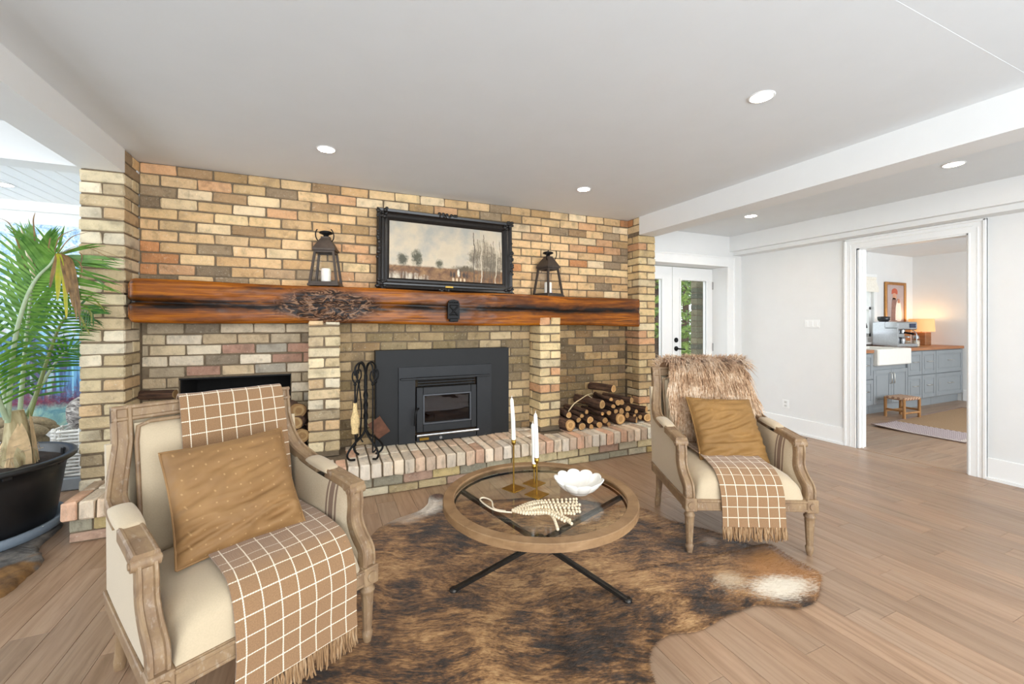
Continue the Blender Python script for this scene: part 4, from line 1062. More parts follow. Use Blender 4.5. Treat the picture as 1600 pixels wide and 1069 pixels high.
# ------------------------------------------------------------------ plaid throws
def mk_plaid():
    t = NT('tan_windowpane_wool'); t.set(Roughness=.95); t.b.inputs['Sheen Weight'].default_value = .3
    uv = t.n('ShaderNodeTexCoord'); sp = t.n('ShaderNodeSeparateXYZ'); t.l(uv.outputs['UV'], sp.inputs[0])
    n = t.noise(uv.outputs['UV'], 260, 3); c = t.ramp(n, [(.3, '#836244'), (.7, '#987551')])
    mk = None
    for ax, ot in ((0, 1), (1, 0)):
        # dashed cream line: woven stitches
        f = t.math('FRACT', t.math('DIVIDE', sp.outputs[ax], .054)); d = t.math('ABSOLUTE', t.math('SUBTRACT', f, .5))
        st_ = t.math('FRACT', t.math('ADD', t.math('DIVIDE', sp.outputs[ot], .0075), t.math('MULTIPLY', f, 4)))
        ln = t.math('MULTIPLY', t.math('LESS_THAN', d, .036), t.math('ADD', t.math('MULTIPLY', t.math('GREATER_THAN', st_, .32), .62), .38))
        mk = ln if mk is None else t.math('MAXIMUM', mk, ln)
    t.color(t.mix(c, '#e9dcc4', mk)); t.bump(n, .2, .003); return t.m
PLAID = mk_plaid()
FRNG = wood('tan_wool_fringe', ['#6d5036', '#93714d', '#c4a987'], (60, 60, 6), .95, .3, ns=2)
def throw(lc, rz, x0, x1, path, label, fr_len=.075, seed=1, skew=0.0):
    P_ = spl([(0, y, z) for y, z in path], 90); L = [0]
    for a, b in zip(P_, P_[1:]): L.append(L[-1] + (b - a).length)
    T = tag(empty('plaid_throw', lc, rz), label, 'throw', 'tan plaid throws')
    def pos(a, b, off=0.0):
        i = a * 89; k = min(int(i), 88); p = P_[k].lerp(P_[k + 1], i - k); t = (P_[k + 1] - P_[k]).normalized(); nr = Vector((0, t.z, -t.y))
        x = x0 + (x1 - x0) * b + skew * (a - .5) + .004 * noise.noise((a * 6, b * 2, seed))
        w_ = .003 + .003 * noise.noise((a * 9, b * 5, seed + 3)) + off
        return Vector((x, p.y, p.z)) + nr * w_
    uvf = lambda a, b: (L[min(int(a * 89), 89)] + seed * .013, b * (x1 - x0))
    m = MB().grid(lambda a, b: pos(a, b, .004), 90, 24, uv=uvf, flip=True)
    m.grid(lambda a, b: pos(a, b, -.002), 90, 24, uv=uvf)
    for b in (0, 1): m.grid(lambda a, v, b=b: pos(a, b, .004 - .006 * v), 90, 2, uv=lambda a, v, b=b: uvf(a, b), flip=(b == 0))
    m.build('blanket', PLAID, T)
    rr = random.Random(seed); f = MB(); n = 34
    for i in range(n):
        b = (i + .5) / n; p = pos(1, b); 
        for q in range(3):
            d = Vector((rr.uniform(-.012, .012), rr.uniform(-.012, .006), -fr_len * rr.uniform(.8, 1.1)))
            o_ = Vector((rr.uniform(-.004, .004), rr.uniform(-.003, .003), 0))
            f.tube([p + o_, p + o_ + d * .35 + Vector((rr.uniform(-.003, .003), 0, 0)), p + o_ + d * .7 + Vector((rr.uniform(-.004, .004), rr.uniform(-.004, .004), 0)), p + o_ + d], [.0034, .0042, .004, .0022], 5)
    fo = f.build('fringe', FRNG, T); fo['kind'] = 'stuff'
    return T
TPATH = [(.452, .70), (.448, .84), (.440, .915), (.415, .944), (.382, .938), (.350, .875), (.322, .80), (.280, .66), (.245, .52), (.215, .462), (.14, .456), (0, .458), (-.14, .450), (-.22, .436), (-.28, .395), (-.312, .33), (-.322, .26), (-.330, .17)]
throw(CH[0][0], CH[0][1], -.13, .265, TPATH[:-1] + [(-.325, .20), (-.333, .135)], 'tan plaid wool throw over the near armchair, under the dotted velvet cushion', seed=1, skew=-.05)
throw(CH[1][0], CH[1][1], -.165, .165, TPATH[5:], 'tan plaid wool throw hanging off the seat of the fur-draped armchair', seed=2, fr_len=.07)

# ------------------------------------------------------------------ velvet cushions
def mk_velvet(name, cols, dots=False):
    t = NT(name); t.set(Roughness=.75); t.b.inputs['Sheen Weight'].default_value = .16; t.b.inputs['Sheen Roughness'].default_value = .3; t.b.inputs['Sheen Tint'].default_value = lin('#e0bd8a')
    n = t.noise(t.coord(jitter=False), 5, 4); c = t.ramp(n, [(.3, cols[0]), (.7, cols[1])])
    if dots:
        vo = t.n('ShaderNodeTexVoronoi'); vo.voronoi_dimensions = '2D'; vo.inputs['Scale'].default_value = 26; vo.inputs['Randomness'].default_value = .25; sw = t.n('ShaderNodeSeparateXYZ'); cb_ = t.n('ShaderNodeCombineXYZ'); t.l(t.coord(jitter=False), sw.inputs[0]); t.l(sw.outputs[0], cb_.inputs[0]); t.l(sw.outputs[2], cb_.inputs[1]); t.l(cb_.outputs[0], vo.inputs['Vector'])
        c = t.mix(c, '#c7a06e', t.ramp(vo.outputs['Distance'], [(.05, .4), (.09, 0.0)]))
    t.color(c); return t.m
def cushion(name, label, lc, rz, mat, c, size, tilt, roll, yaw=0.0, seed=0, T=.075, slump=.0):
    root = tag(empty(name, lc, rz), label, 'cushion')
    Mx = Matrix.Translation(Vector(c)) @ Matrix.Rotation(yaw, 4, 'Z') @ Matrix.Rotation(tilt, 4, 'X') @ Matrix.Rotation(roll, 4, 'Y')
    a = size / 2
    def pt(u, v, s):
        x, z = u * 2 - 1, v * 2 - 1
        pull = 1 - .055 * (1 - z * z) * abs(x) ** 3; pull2 = 1 - .055 * (1 - x * x) * abs(z) ** 3
        t = (max(0, 1 - abs(x) ** 3.2) * max(0, 1 - abs(z) ** 3.2)) ** .52
        r_ = math.hypot(x, z)
        low = .45 + .55 * max(0, min(1, .6 - z)); q_ = noise.noise((x * 1.1 + seed, z * 5.0 - x * 1.2, seed)); wr = low * (.032 * (.5 - abs(q_) * 2) + .008 * noise.noise((x * 2.5 + seed, z * 11, seed + 5)))
        y = s * (T * t + wr * (t ** .5) * 1.2)
        zz = z * a * pull2; y -= slump * (1 - z) * .5 * .2
        return Mx @ Vector((x * a * pull, y, zz))
    N = 44
    m = MB().grid(lambda u, v: pt(u, v, -1), N, N, flip=False); m.grid(lambda u, v: pt(u, v, 1), N, N, flip=True)
    m.build('cover', mat, root)
    ed = [pt(i / 20, 0, 0) for i in range(20)] + [pt(1, i / 20, 0) for i in range(20)] + [pt(1 - i / 20, 1, 0) for i in range(20)] + [pt(0, 1 - i / 20, 0) for i in range(21)]
    MB().tube(ed, .0045, 6).build('piped_edge', mat, root); return root
VEL1 = mk_velvet('dotted_tan_velvet', ('#7a5833', '#946e41'), True); VEL2 = mk_velvet('ochre_velvet', ('#7d5a2d', '#946d39'))
cushion('velvet_cushion', 'tan velvet cushion with tiny dots on the near armchair', CH[0][0], CH[0][1], VEL1, (-.02, .06, .618), .405, R(-33), R(-3), R(-6), seed=3)
cushion('velvet_cushion', 'plain ochre velvet cushion leaning on the fur of the far armchair', CH[1][0], CH[1][1], VEL2, (.04, .066, .588), .41, R(-36), R(3), R(4), seed=8)

# ------------------------------------------------------------------ shaggy fur over the far armchair
def fur():
    root = tag(empty('fur_throw', CH[1][0], CH[1][1]), 'shaggy brown and cream fur hide draped over the back of the far armchair', 'fur throw')
    path = spl([(0, .47, .80), (0, .462, .90), (0, .435, .955), (0, .385, .955), (0, .34, .89), (0, .305, .80), (0, .265, .69), (0, .235, .60)], 40)
    def hwid(a): return (.27, .285)[0] + .02 * math.sin(a * 9) - (.10 * max(0, (a - .8) / .2))
    def pos(a, b, off=0):
        i = a * 39; k = min(int(i), 38); p = path[k].lerp(path[k + 1], i - k); t = (path[k + 1] - path[k]).normalized(); nr = Vector((0, t.z, -t.y))
        x = .045 + (b * 2 - 1) * hwid(a)
        return Vector((x, p.y, p.z)) + nr * (.008 + off + .006 * noise.noise((a * 5, b * 6, 0))), nr, t
    HIDE = wood('fur_underhide', ['#6a4a33', '#9b7554', '#b58f6c'], (12, 12, 4), .95, .2)
    MB().grid(lambda a, b: pos(a, b)[0], 40, 24, flip=True).build('hide', HIDE, root)
    rr = random.Random(11); m = MB(); mats = []
    vs_, fs = [], []
    for k in range(12000):
        a, b = rr.random(), rr.random(); p, nr, t = pos(a, b)
        ln = rr.uniform(.06, .125) * (1.1 if a < .5 else 1)
        sw = Vector((noise.noise((a * 7, b * 9, 3)) * .9, 0, noise.noise((a * 8, b * 7, 9)) * .4))
        edge = (b * 2 - 1) * .35
        d = (t * (.9 if a > .3 else .25) + nr * .55 + Vector((edge, 0, .35 if a < .45 else -.25)) + sw + Vector((rr.uniform(-.3, .3), rr.uniform(-.2, .2), rr.uniform(-.25, .25)))).normalized()
        sd = d.cross(nr); sd = sd.normalized() if sd.length > .01 else Vector((1, 0, 0)); w_ = rr.uniform(.0014, .0030)
        g = Vector((0, 0, -.45 * ln))
        q0, q1, q2 = p, p + d * ln * .55 + g * .2, p + d * ln + g
        o_ = len(vs_); vs_ += [q0 - sd * w_, q0 + sd * w_, q1 - sd * w_ * .8, q1 + sd * w_ * .8, q2]
        fs += [(o_, o_ + 1, o_ + 3, o_ + 2), (o_ + 2, o_ + 3, o_ + 4)]
    m.add(vs_, fs, False)
    t = NT('long_fur'); t.set(Roughness=.7); t.b.inputs['Sheen Weight'].default_value = .2
    n1 = t.noise(t.coord((1, 1, 1), jitter=False), 9, 4); n2 = t.noise(t.coord((70, 70, 30), jitter=False), 1.5, 3)
    c = t.ramp(t.math('ADD', t.math('MULTIPLY', n1, .5), t.math('MULTIPLY', n2, .55)), [(.36, '#6a4a33'), (.45, '#a57d5a'), (.54, '#cba986'), (.66, '#ead7bd')]); t.color(c)
    o = m.build('long_hair', t.m, root); o['kind'] = 'stuff'
fur()

# ------------------------------------------------------------------ round coffee table
TC, TZ, TR = Vector((.925, 1.775, 0)), .435, .455
tb = tag(empty('coffee_table', TC), 'round glass coffee table with oak rim and crossed black metal legs', 'table')
m = MB(); sec = [(TR, -.034), (TR, -.003), (TR - .003, 0), (TR - .048, 0), (TR - .052, -.004), (TR - .052, -.012), (TR - .040, -.014), (TR - .040, -.034)]
m.grid(lambda a, b: (sec[int(round(b * 8)) % 8][0] * math.cos(2 * math.pi * a), sec[int(round(b * 8)) % 8][0] * math.sin(2 * math.pi * a), TZ + sec[int(round(b * 8)) % 8][1]), 72, 9, cu=True, smooth=False)
m.build('rim', RIMW, tb)
MB().lathe([(.0005, TZ - .013), (TR - .045, TZ - .013), (TR - .045, TZ - .007), (.0005, TZ - .007)], 64, smooth=False).build('glass_top', TGLASS, tb)
m = MB(); m.grid(lambda a, b: ((TR - .05 - .006 * (b in (0, .25))) * math.cos(2 * math.pi * a), (TR - .05 - .006 * (b in (0, .25))) * math.sin(2 * math.pi * a), TZ - .032 - .01 * (.2 < b < .8)), 60, 5, cu=True); m.build('metal_ring', BLACKM, tb)
LEGM = flat('dark_gunmetal', '#3a3632', .38, .85, nz=.2, scale=30)
for a in (164, 318, 62):
    ca, sa = math.cos(R(a)), math.sin(R(a))
    p0 = Vector((-.405 * ca, -.405 * sa, TZ - .04)); p1 = Vector((.40 * ca, .40 * sa, .014)); d = (p1 - p0).normalized(); sd = Vector((-sa, ca, 0)); up = d.cross(sd).normalized()
    if up.z < 0: up = -up
    MB().sweep([(p, sd, up) for p in (p0, p1)], [(-.014, -.007), (-.014, .007), (-.006, .009), (.006, .009), (.014, .007), (.014, -.007)]).build('leg', LEGM, tb)
    MB().lathe([(.02, 0), (.02, .012), (.012, .018)], 12, (.405 * ca, .405 * sa, .004)).build('foot', LEGM, tb)
MB().lathe([(.028, .17), (.03, .19), (.03, .225), (.02, .235)], 14).build('hub', LEGM, tb)
def candle(x, y, hold, top, lean, label, rz):
    c = tag(empty('brass_candlestick', (x, y, TZ + .0005), rz), label, 'candlestick', 'brass candlesticks on the coffee table')
    MB().box(-.042, .042, -.042, .042, 0, .004, .001).build('base', BRASS, c)
    MB().tube([(0, 0, .003), (0, 0, hold - .02)], .004, 8).build('stem', BRASS, c)
    MB().lathe([(.004, hold - .028), (.011, hold - .02), (.012, hold), (.009, hold)], 14).build('cup', BRASS, c)
    k = tag(MB().tube([(0, 0, hold - .006), (lean * .35, lean * .1, (hold + top) / 2), (lean, lean * .3, top - .01), (lean, lean * .3, top)], [.0105, .0102, .0085, .004], 12).tube([(lean, lean * .3, top), (lean + .001, lean * .3, top + .012)], .0012, 5).build('taper_candle', WAX, None, loc=(x, y, TZ + .0005)), label.replace('brass candlestick', 'white taper candle'), 'candle', 'white taper candles on the coffee table')
for a in (((.8345, 1.875, .241, .445, -.012), 'tallest brass candlestick on the coffee table'), ((.9555, 1.893, .101, .305, -.01), 'shortest brass candlestick at the back on the coffee table'), ((.905, 1.766, .176, .385, -.008), 'middle-height brass candlestick at the front on the coffee table')):
    candle(*a[0], a[1], R(24))
# scalloped bowl
bw = MB(); NB = 10
def bowl(a, b):
    an = 2 * math.pi * a; sc_ = abs(math.cos(an * NB / 2)); lob = .90 + .10 * sc_ ** .6
    # outer profile up then inner profile down
    pr = [(.02, 0), (.05, .0), (.055, .005), (.085, .024), (.108, .045), (.120, .062), (.117, .065), (.103, .046), (.08, .027), (.05, .012), (.0005, .010)]
    i = b * 10; k = min(int(i), 9); f = i - k; r_ = pr[k][0] + (pr[k + 1][0] - pr[k][0]) * f; z = pr[k][1] + (pr[k + 1][1] - pr[k][1]) * f
    g = min(1, z / .05); r2 = r_ * (1 + (lob - 1) * g); z2 = z + .012 * (sc_ ** .6 - .5) * min(1, max(0, (z - .03) / .035))
    return (r2 * math.cos(an), r2 * math.sin(an), z2)
bw.grid(bowl, 120, 31, cu=True, flip=False)
tag(bw.build('scalloped_bowl', CERAM, None, loc=(1.105, 1.715, TZ + .0005)), 'white scalloped ceramic bowl on the coffee table', 'bowl')
# wooden bead tassel
BEAD = flat('pale_wood_bead', '#d9c6a6', .6, nz=.08)
bd = tag(empty('bead_garland', (0, 0, TZ)), 'pale wooden bead tassel with cord loop lying on the coffee table', 'bead garland')
def tp_(px_, py_, z=.0): q = at(px_, py_, Z=TZ + z); return Vector((q.x, q.y, .006 + z))
m = MB().tube(spl([tp_(800, 803), tp_(775, 800), tp_(757, 790), tp_(750, 782), tp_(757, 780), tp_(768, 785), tp_(772, 797), tp_(790, 801)], 40), .0035, 6); m.build('cord_loop', flat('cream_cord', '#dccbb0', .9), bd)
K0 = (800, 800)
ends = [(902, 782), (904, 787), (909, 791), (908, 797), (909, 802), (897, 805), (890, 815), (895, 822), (885, 818), (872, 831), (899, 793), (880, 807)]
mids = [(845, 785), (850, 788), (852, 791), (853, 795), (855, 799), (850, 802), (858, 801), (864, 803), (855, 804), (860, 806), (850, 793), (845, 804)]
for i, (e, md) in enumerate(zip(ends, mids)):
    zz = .012 if i in (1, 3, 10, 8) else .0
    ps = spl([tp_(*K0, .006), tp_((K0[0] + md[0]) / 2, (K0[1] + md[1]) / 2 + (i - 5) * .5, .012 + zz * .4), tp_(*md, zz), tp_(*e, 0)], 60)
    s_ = MB(); last = ps[0]; need = .0105 * random.Random(i).uniform(.1, 1.8)
    for p in ps:
        if (p - last).length > need: s_.sphere(p, .0068, 8, 5); last = p; need = .0105
    so = s_.build('bead_strand', BEAD, bd); so['kind'] = 'stuff'

# ------------------------------------------------------------------ cowhide rug
OUT = [(.29, 2.65), (.403, 2.727), (.555, 2.778), (.626, 2.852), (.661, 2.949), (.727, 2.993), (.77, 2.90), (.95, 2.80), (1.15, 2.72), (1.42, 2.62), (1.62, 2.50), (1.80, 2.33), (1.928, 2.214), (1.961, 2.041), (2.03, 1.907), (2.12, 1.75), (2.17, 1.57), (2.24, 1.56), (2.245, 1.43), (2.225, 1.291), (2.125, 1.225), (1.988, 1.17), (1.866, 1.175), (1.771, 1.25), (1.632, 1.262), (1.519, 1.26), (1.377, 1.247), (1.252, 1.275), (1.152, 1.262), (1.066, 1.197), (1.009, 1.10), (.95, 1.0), (.80, 1.12), (.72, 1.13), (.60, 1.02), (.38, 1.0), (.20, 1.20), (.0, 1.42), (-.12, 1.62), (-.06, 1.85), (.0, 2.05), (.08, 2.28), (.16, 2.45)]
def hide():
    C = Vector((.95, 1.75, 0)); o = spl([(x, y, 0) for x, y in OUT] + [(OUT[0][0], OUT[0][1], 0)], 200)[:-1]; n = len(o); K = 22
    def zz(p, f):
        z = .006 + .003 * noise.noise((p.x * 3, p.y * 3, 0))
        z += .02 * math.exp(-((p.x - 2.18) / .12) ** 2 - ((p.y - 1.53) / .05) ** 2) + .012 * math.exp(-((p.x - .68) / .08) ** 2 - ((p.y - 2.93) / .06) ** 2) + .010 * math.exp(-(((p.x - 1.98) * .8 + (p.y - 1.75) * .6) / .03) ** 2) * math.exp(-((p.x - 1.98) ** 2 + (p.y - 1.75) ** 2) / .06)
        z += .010 * max(0, f - .9) * 10 * max(0, noise.noise((p.x * 6, p.y * 6, 5)))
        return max(.004, z)
    m = MB(); vs_ = [(C.x, C.y, .006)]; fs = []
    for k in range(1, K + 1):
        f = k / K
        for p in o:
            q = C.lerp(p, f); vs_.append((q.x, q.y, zz(q, f)))
    for i in range(n): fs.append((0, 1 + i, 1 + (i + 1) % n))
    for k in range(K - 1):
        for i in range(n): a = 1 + k * n + i; b = 1 + k * n + (i + 1) % n; fs.append((a, a + n, b + n, b))
    base = len(vs_); e0 = 1 + (K - 1) * n
    for i in range(n): x, y, z = vs_[e0 + i]; vs_.append((x, y, z - .003))
    for i in range(n): j = (i + 1) % n; fs.append((e0 + i, base + i, base + j, e0 + j))
    # orientation: outline runs clockwise, so flip
    m.add(vs_, [tuple(reversed(f)) for f in fs], True)
    t = NT('brindle_cowhide'); t.set(Roughness=.62); t.b.inputs['Sheen Weight'].default_value = .15
    tc = t.n('ShaderNodeTexCoord'); raw = tc.outputs['Object']
    dn = t.n('ShaderNodeTexNoise'); dn.inputs['Scale'].default_value = 1.6; t.l(raw, dn.inputs['Vector'])
    vm = t.n('ShaderNodeVectorMath', operation='MULTIPLY_ADD'); vm.inputs[1].default_value = (.35, .35, 0); t.l(dn.outputs['Color'], vm.inputs[0]); t.l(raw, vm.inputs[2])
    vr = t.n('ShaderNodeVectorRotate'); vr.rotation_type = 'Z_AXIS'; vr.inputs['Angle'].default_value = R(20); t.l(vm.outputs[0], vr.inputs['Vector'])
    mp = t.n('ShaderNodeMapping'); mp.inputs['Scale'].default_value = (7, 24, 5); t.l(vr.outputs[0], mp.inputs[0])
    n1 = t.noise(mp.outputs[0], 1.0, 5, .7, .3); n2 = t.noise(raw, 2.6, 5, .6, .4); n3 = t.noise(mp.outputs[0], 6, 4, .65)
    f = t.math('ADD', t.math('ADD', t.math('MULTIPLY', n1, .45), t.math('MULTIPLY', n2, .55)), t.math('MULTIPLY', t.math('SUBTRACT', n3, .5), .30))
    c = t.ramp(f, [(.35, '#17100b'), (.42, '#33200f'), (.485, '#6a4622'), (.55, '#9c7143'), (.66, '#c8a06c')])
    def spot(x, y, r0, r1, c, col, k=1.0, ex=1.0):
        s_ = t.n('ShaderNodeVectorMath', operation='SUBTRACT'); s_.inputs[1].default_value = (x, y, 0); t.l(vm.outputs[0], s_.inputs[0])
        s2 = t.n('ShaderNodeVectorMath', operation='MULTIPLY'); s2.inputs[1].default_value = (1 / ex, 1, 0); t.l(s_.outputs[0], s2.inputs[0])
        ln = t.n('ShaderNodeVectorMath', operation='LENGTH'); t.l(s2.outputs[0], ln.inputs[0])
        d = t.math('ADD', ln.outputs['Value'], t.math('MULTIPLY', t.math('SUBTRACT', n3, .5), .16))
        return t.mix(c, col, t.ramp(d, [(r0, k), (r1, 0.0)]))
    o_ = .17      # mean shift of the warp
    c = spot(2.10 + o_, 1.33 + o_, .10, .26, c, '#a9702f', .8)
    c = spot(1.97 + o_, 1.25 + o_, .045, .10, c, '#e2d6c2', 1.0, 2.1); c = spot(1.78 + o_, 1.36 + o_, .02, .07, c, '#cdb799', .8, 1.6)
    c = spot(.62 + o_, 2.86 + o_, .06, .16, c, '#e3d8c9'); c = spot(.45 + o_, 2.75 + o_, .03, .12, c, '#cbb6a0', .8, 1.6); c = spot(.70 + o_, 2.98 + o_, .03, .06, c, '#6a4a3a')
    c = spot(1.98 + o_, 1.74 + o_, .02, .07, c, '#b9a08a', .7)
    t.color(c); t.bump(n3, .35, .006)
    root = tag(empty('cowhide_rug'), 'brown brindle cowhide rug with white leg patches under the coffee table', 'rug')
    m.build('hide', t.m, root)
    rr = random.Random(21); h = MB(); vs_, fs = [], []
    for k in range(42000):
        q_ = rr.random() * n; e = o[int(q_)].lerp(o[(int(q_) + 1) % n], q_ - int(q_)); f_ = math.sqrt(rr.random()) if k % 6 else rr.uniform(.96, 1.0); p = C.lerp(e, f_); z = zz(p, f_)
        a = R(-20) + .9 * noise.noise((p.x * 1.5, p.y * 1.5, 2)) + rr.gauss(0, .35); L = rr.uniform(.012, .024)
        d = Vector((math.cos(a), math.sin(a), rr.uniform(.08, .28))) * L; sd = Vector((-math.sin(a), math.cos(a), 0)) * .0011
        i0 = len(vs_); q = Vector((p.x, p.y, z)); vs_ += [q - sd, q + sd, q + d]; fs.append((i0, i0 + 1, i0 + 2))
    h.add(vs_, fs); ho = h.build('short_hair', t.m, root); ho['kind'] = 'stuff'
    return root
hide()

# ------------------------------------------------------------------ potted palm and the room on the left
PC = Vector((-1.88, 3.40, 0))
sl = MB(); ol = [(-1.46, 3.17), (-1.41, 3.08), (-1.35, 2.98), (-1.345, 2.82), (-1.36, 2.66), (-1.60, 2.45), (-2.2, 2.5), (-2.5, 3.0), (-2.4, 3.7), (-1.8, 3.9), (-1.5, 3.5)]
po = spl([(x, y, 0) for x, y in ol] + [(ol[0][0], ol[0][1], 0)], 80)[:-1]
n = len(po); vs_ = []
rr = random.Random(2)
for f, z in ((1.0, .001), (.985, .016), (.955, .024), (.90, .027)):
    for p in po:
        q = PC.lerp(p, f); vs_.append((q.x + rr.uniform(-.006, .006), q.y + rr.uniform(-.006, .006), z + (rr.uniform(-.003, .003) if z > .01 else 0)))
vs_.append((PC.x, PC.y, .026)); fs = [(k * n + i, (k + 1) * n + i, (k + 1) * n + (i + 1) % n, k * n + (i + 1) % n) for k in range(3) for i in range(n)] + [(3 * n + i, 4 * n, 3 * n + (i + 1) % n) for i in range(n)]
sl.add(vs_, fs, True)
t = NT('weathered_slab'); t.set(Roughness=.8); n1 = t.noise(t.coord(jitter=False), 9, 6, .65); n2 = t.noise(t.coord(jitter=False), 3, 3)
raw = t.n('ShaderNodeTexCoord'); sp = t.n('ShaderNodeVectorMath', operation='DISTANCE'); sp.inputs[1].default_value = (PC.x, PC.y, .0); t.l(raw.outputs['Object'], sp.inputs[0])
c = t.ramp(n1, [(.3, '#3a3836'), (.5, '#5d5a57'), (.7, '#8b8379')]); c = t.mix(c, t.ramp(n1, [(.3, '#4a321d'), (.6, '#8a6436'), (.8, '#b58f5c')]), t.ramp(t.math('ADD', n2, t.math('MULTIPLY', sp.outputs['Value'], .25)), [(.70, 0.0), (.76, 1.0)]))
t.color(c); t.bump(n1, .8, .012)
tag(sl.build('slab_mat', t.m), 'dark weathered slab with rough brown edge under the black planter', 'slab')
pot = tag(empty('plant_pot', (PC.x, PC.y, .027)), 'large black plastic planter holding the palm', 'planter')
POTM = flat('black_plastic', '#161719', .38, nz=.1)
MB().lathe([(.36, .03), (.365, .04), (.405, .33), (.415, .395), (.452, .40), (.458, .41), (.455, .425), (.43, .43), (.415, .42), (.405, .33), (.395, .30), (.0005, .30)], 64).build('tub', POTM, pot)
MB().lathe([(.39, 0), (.405, .01), (.41, .055), (.39, .058), (.37, .03), (.0005, .03)], 64).build('saucer', flat('blue_grey_plastic', '#7f8c99', .45), pot)
for a in range(0, 360, 40): MB().box(-.02, .02, -.01, .01, 0, .04, .004).build('rim_clip', POTM, pot, loc=(.412 * math.cos(R(a)), .412 * math.sin(R(a)), .375), rot=(0, 0, R(a + 90)))
so = MB().grid(lambda a, b: ((.398 * b) * math.cos(2 * math.pi * a), (.398 * b) * math.sin(2 * math.pi * a), .375 + .016 * noise.noise((b * 8 * math.cos(6.283 * a), b * 8 * math.sin(6.283 * a), 0))), 48, 14, cu=True, flip=True)
so = so.build('soil', flat('dark_soil', '#2b1f17', 1.0, nz=.5, scale=50, bump=.8), pot); so['kind'] = 'stuff'
# palm
TB = at(28, 735, Y=3.50); TB.z = .40
palm = tag(empty('potted_palm', (TB.x, TB.y, TB.z)), 'tall green palm with arching fronds and some browned leaves in the black planter', 'palm')
def W2(p): return Vector(p) - TB
TRK = wood('palm_trunk', ['#6e5a3c', '#9a8a62', '#b9ab86', '#8b7a52'], (20, 20, 5), .8, .4)
MB().tube([(0, 0, -.03), (.0, 0, .05), (.0, .0, .13), (-.005, 0, .22), (-.012, 0, .32)], [.085, .078, .062, .05, .036], 16).build('trunk', TRK, palm)
SHE = flat('dry_sheath', '#c9ad84', .85, nz=.25, scale=20)
for (a, h, w_) in ((-60, .24, .05), (10, .3, .04), (140, .2, .05), (-120, .18, .05), (75, .26, .035)):
    ca, sa = math.cos(R(a)), math.sin(R(a)); m = MB()
    m.grid(lambda u, v, ca=ca, sa=sa, h=h, w_=w_: ((.075 - .03 * u + .004) * ca - sa * w_ * (v * 2 - 1) * (1 - u ** 3 * .8), (.075 - .03 * u + .004) * sa + ca * w_ * (v * 2 - 1) * (1 - u ** 3 * .8), u * h + .012 * math.sin(v * 9 + u * 5) * u), 10, 8); m.build('leaf_sheath', SHE, palm)
m = MB(); rr = random.Random(6)
for k in range(60):
    a = rr.uniform(0, 6.28); r0 = rr.uniform(.06, .085); p0 = Vector((r0 * math.cos(a), r0 * math.sin(a), rr.uniform(0, .12))); m.tube([p0, p0 + Vector((rr.uniform(-.05, .05), rr.uniform(-.05, .05), rr.uniform(-.05, .02)))], .0016, 4)
m = m.build('root_fibre', flat('fibre', '#b9a68a', .95)  , palm); m['kind'] = 'stuff'
def leafm(name, a, b, tip=None):
    t = NT(name); t.set(Roughness=.42); t.b.inputs['Subsurface Weight'].default_value = .0
    n = t.noise(t.coord((4, 4, 4)), 4, 3); c = t.ramp(n, [(.3, a), (.7, b)])
    t.color(c)
    tl = t.n('ShaderNodeBsdfTranslucent'); t.l(c, tl.inputs[0]); mx = t.n('ShaderNodeMixShader'); mx.inputs[0].default_value = .3
    t.l(t.b.outputs[0], mx.inputs[1]); t.l(tl.outputs[0], mx.inputs[2]); t.l(mx.outputs[0], t.t.nodes['Material Output'].inputs['Surface']); return t.m
GREEN = leafm('palm_green', '#3f7026', '#7ea94a'); DEEP = leafm('palm_deep_green', '#2b5a24', '#4f8438'); YEL = leafm('palm_yellow', '#8fa51e', '#c9b020'); BRN = leafm('palm_brown', '#5c4122', '#a07b45'); STEM = flat('palm_rachis', '#9fae8c', .5, nz=.12)
def frond(path, n, L0, side, droop, mat, seed, spread=1.0, stem=STEM, r0=.013, start=.18, name='frond', up=(0, 0, 1), fwd=.55):
    rr = random.Random(seed); P_ = spl([W2(p) for p in path], 40)
    f = MB().tube(P_, [r0 * (1 - .75 * i / 39) for i in range(40)], 8).build(name, stem, palm)
    m = MB()
    for k in range(n):
        u = start + (1 - start) * k / (n - 1); i = u * 39; q = min(int(i), 38); p = P_[q].lerp(P_[q + 1], i - q); t = (P_[q + 1] - P_[q]).normalized()
        for s in side:
            sv = t.cross(Vector(up)); sv = sv.normalized() if sv.length > .05 else Vector((1, 0, 0))
            ln = L0 * (math.sin(math.pi * (.12 + .80 * u)) ** .6) * rr.uniform(.88, 1.1)
            d = (sv * s * spread + t * (fwd + .5 * u) + Vector((rr.uniform(-.08, .08), rr.uniform(-.08, .08), rr.uniform(-.06, .06)))).normalized()
            wv = t.cross(d).normalized().cross(d).normalized() if t.cross(d).length > .05 else Vector((0, 0, 1))
            wv = (d.cross(wv)).normalized() * .35 + wv * .94
            K = 5; vs_ = []; 
            for j in range(K):
                x = j / (K - 1); c = p + d * ln * x + Vector((0, 0, -droop * ln * x * x)); w_ = .0078 * (math.sin(math.pi * min(1, x * .86 + .14)) ** .7 if j < K - 1 else .03) * (1.15 - .3 * u)
                vs_ += [c - wv * w_, c + Vector((0, 0, -.002)), c + wv * w_]
            fs = []
            for j in range(K - 1): fs += [(j * 3, j * 3 + 1, j * 3 + 4, j * 3 + 3), (j * 3 + 1, j * 3 + 2, j * 3 + 5, j * 3 + 4)]
            m.add(vs_, fs, True)
    o = m.build('leaflet_spray', mat, f); o['kind'] = 'stuff'; return f
S0 = at(30, 640, Y=3.49)
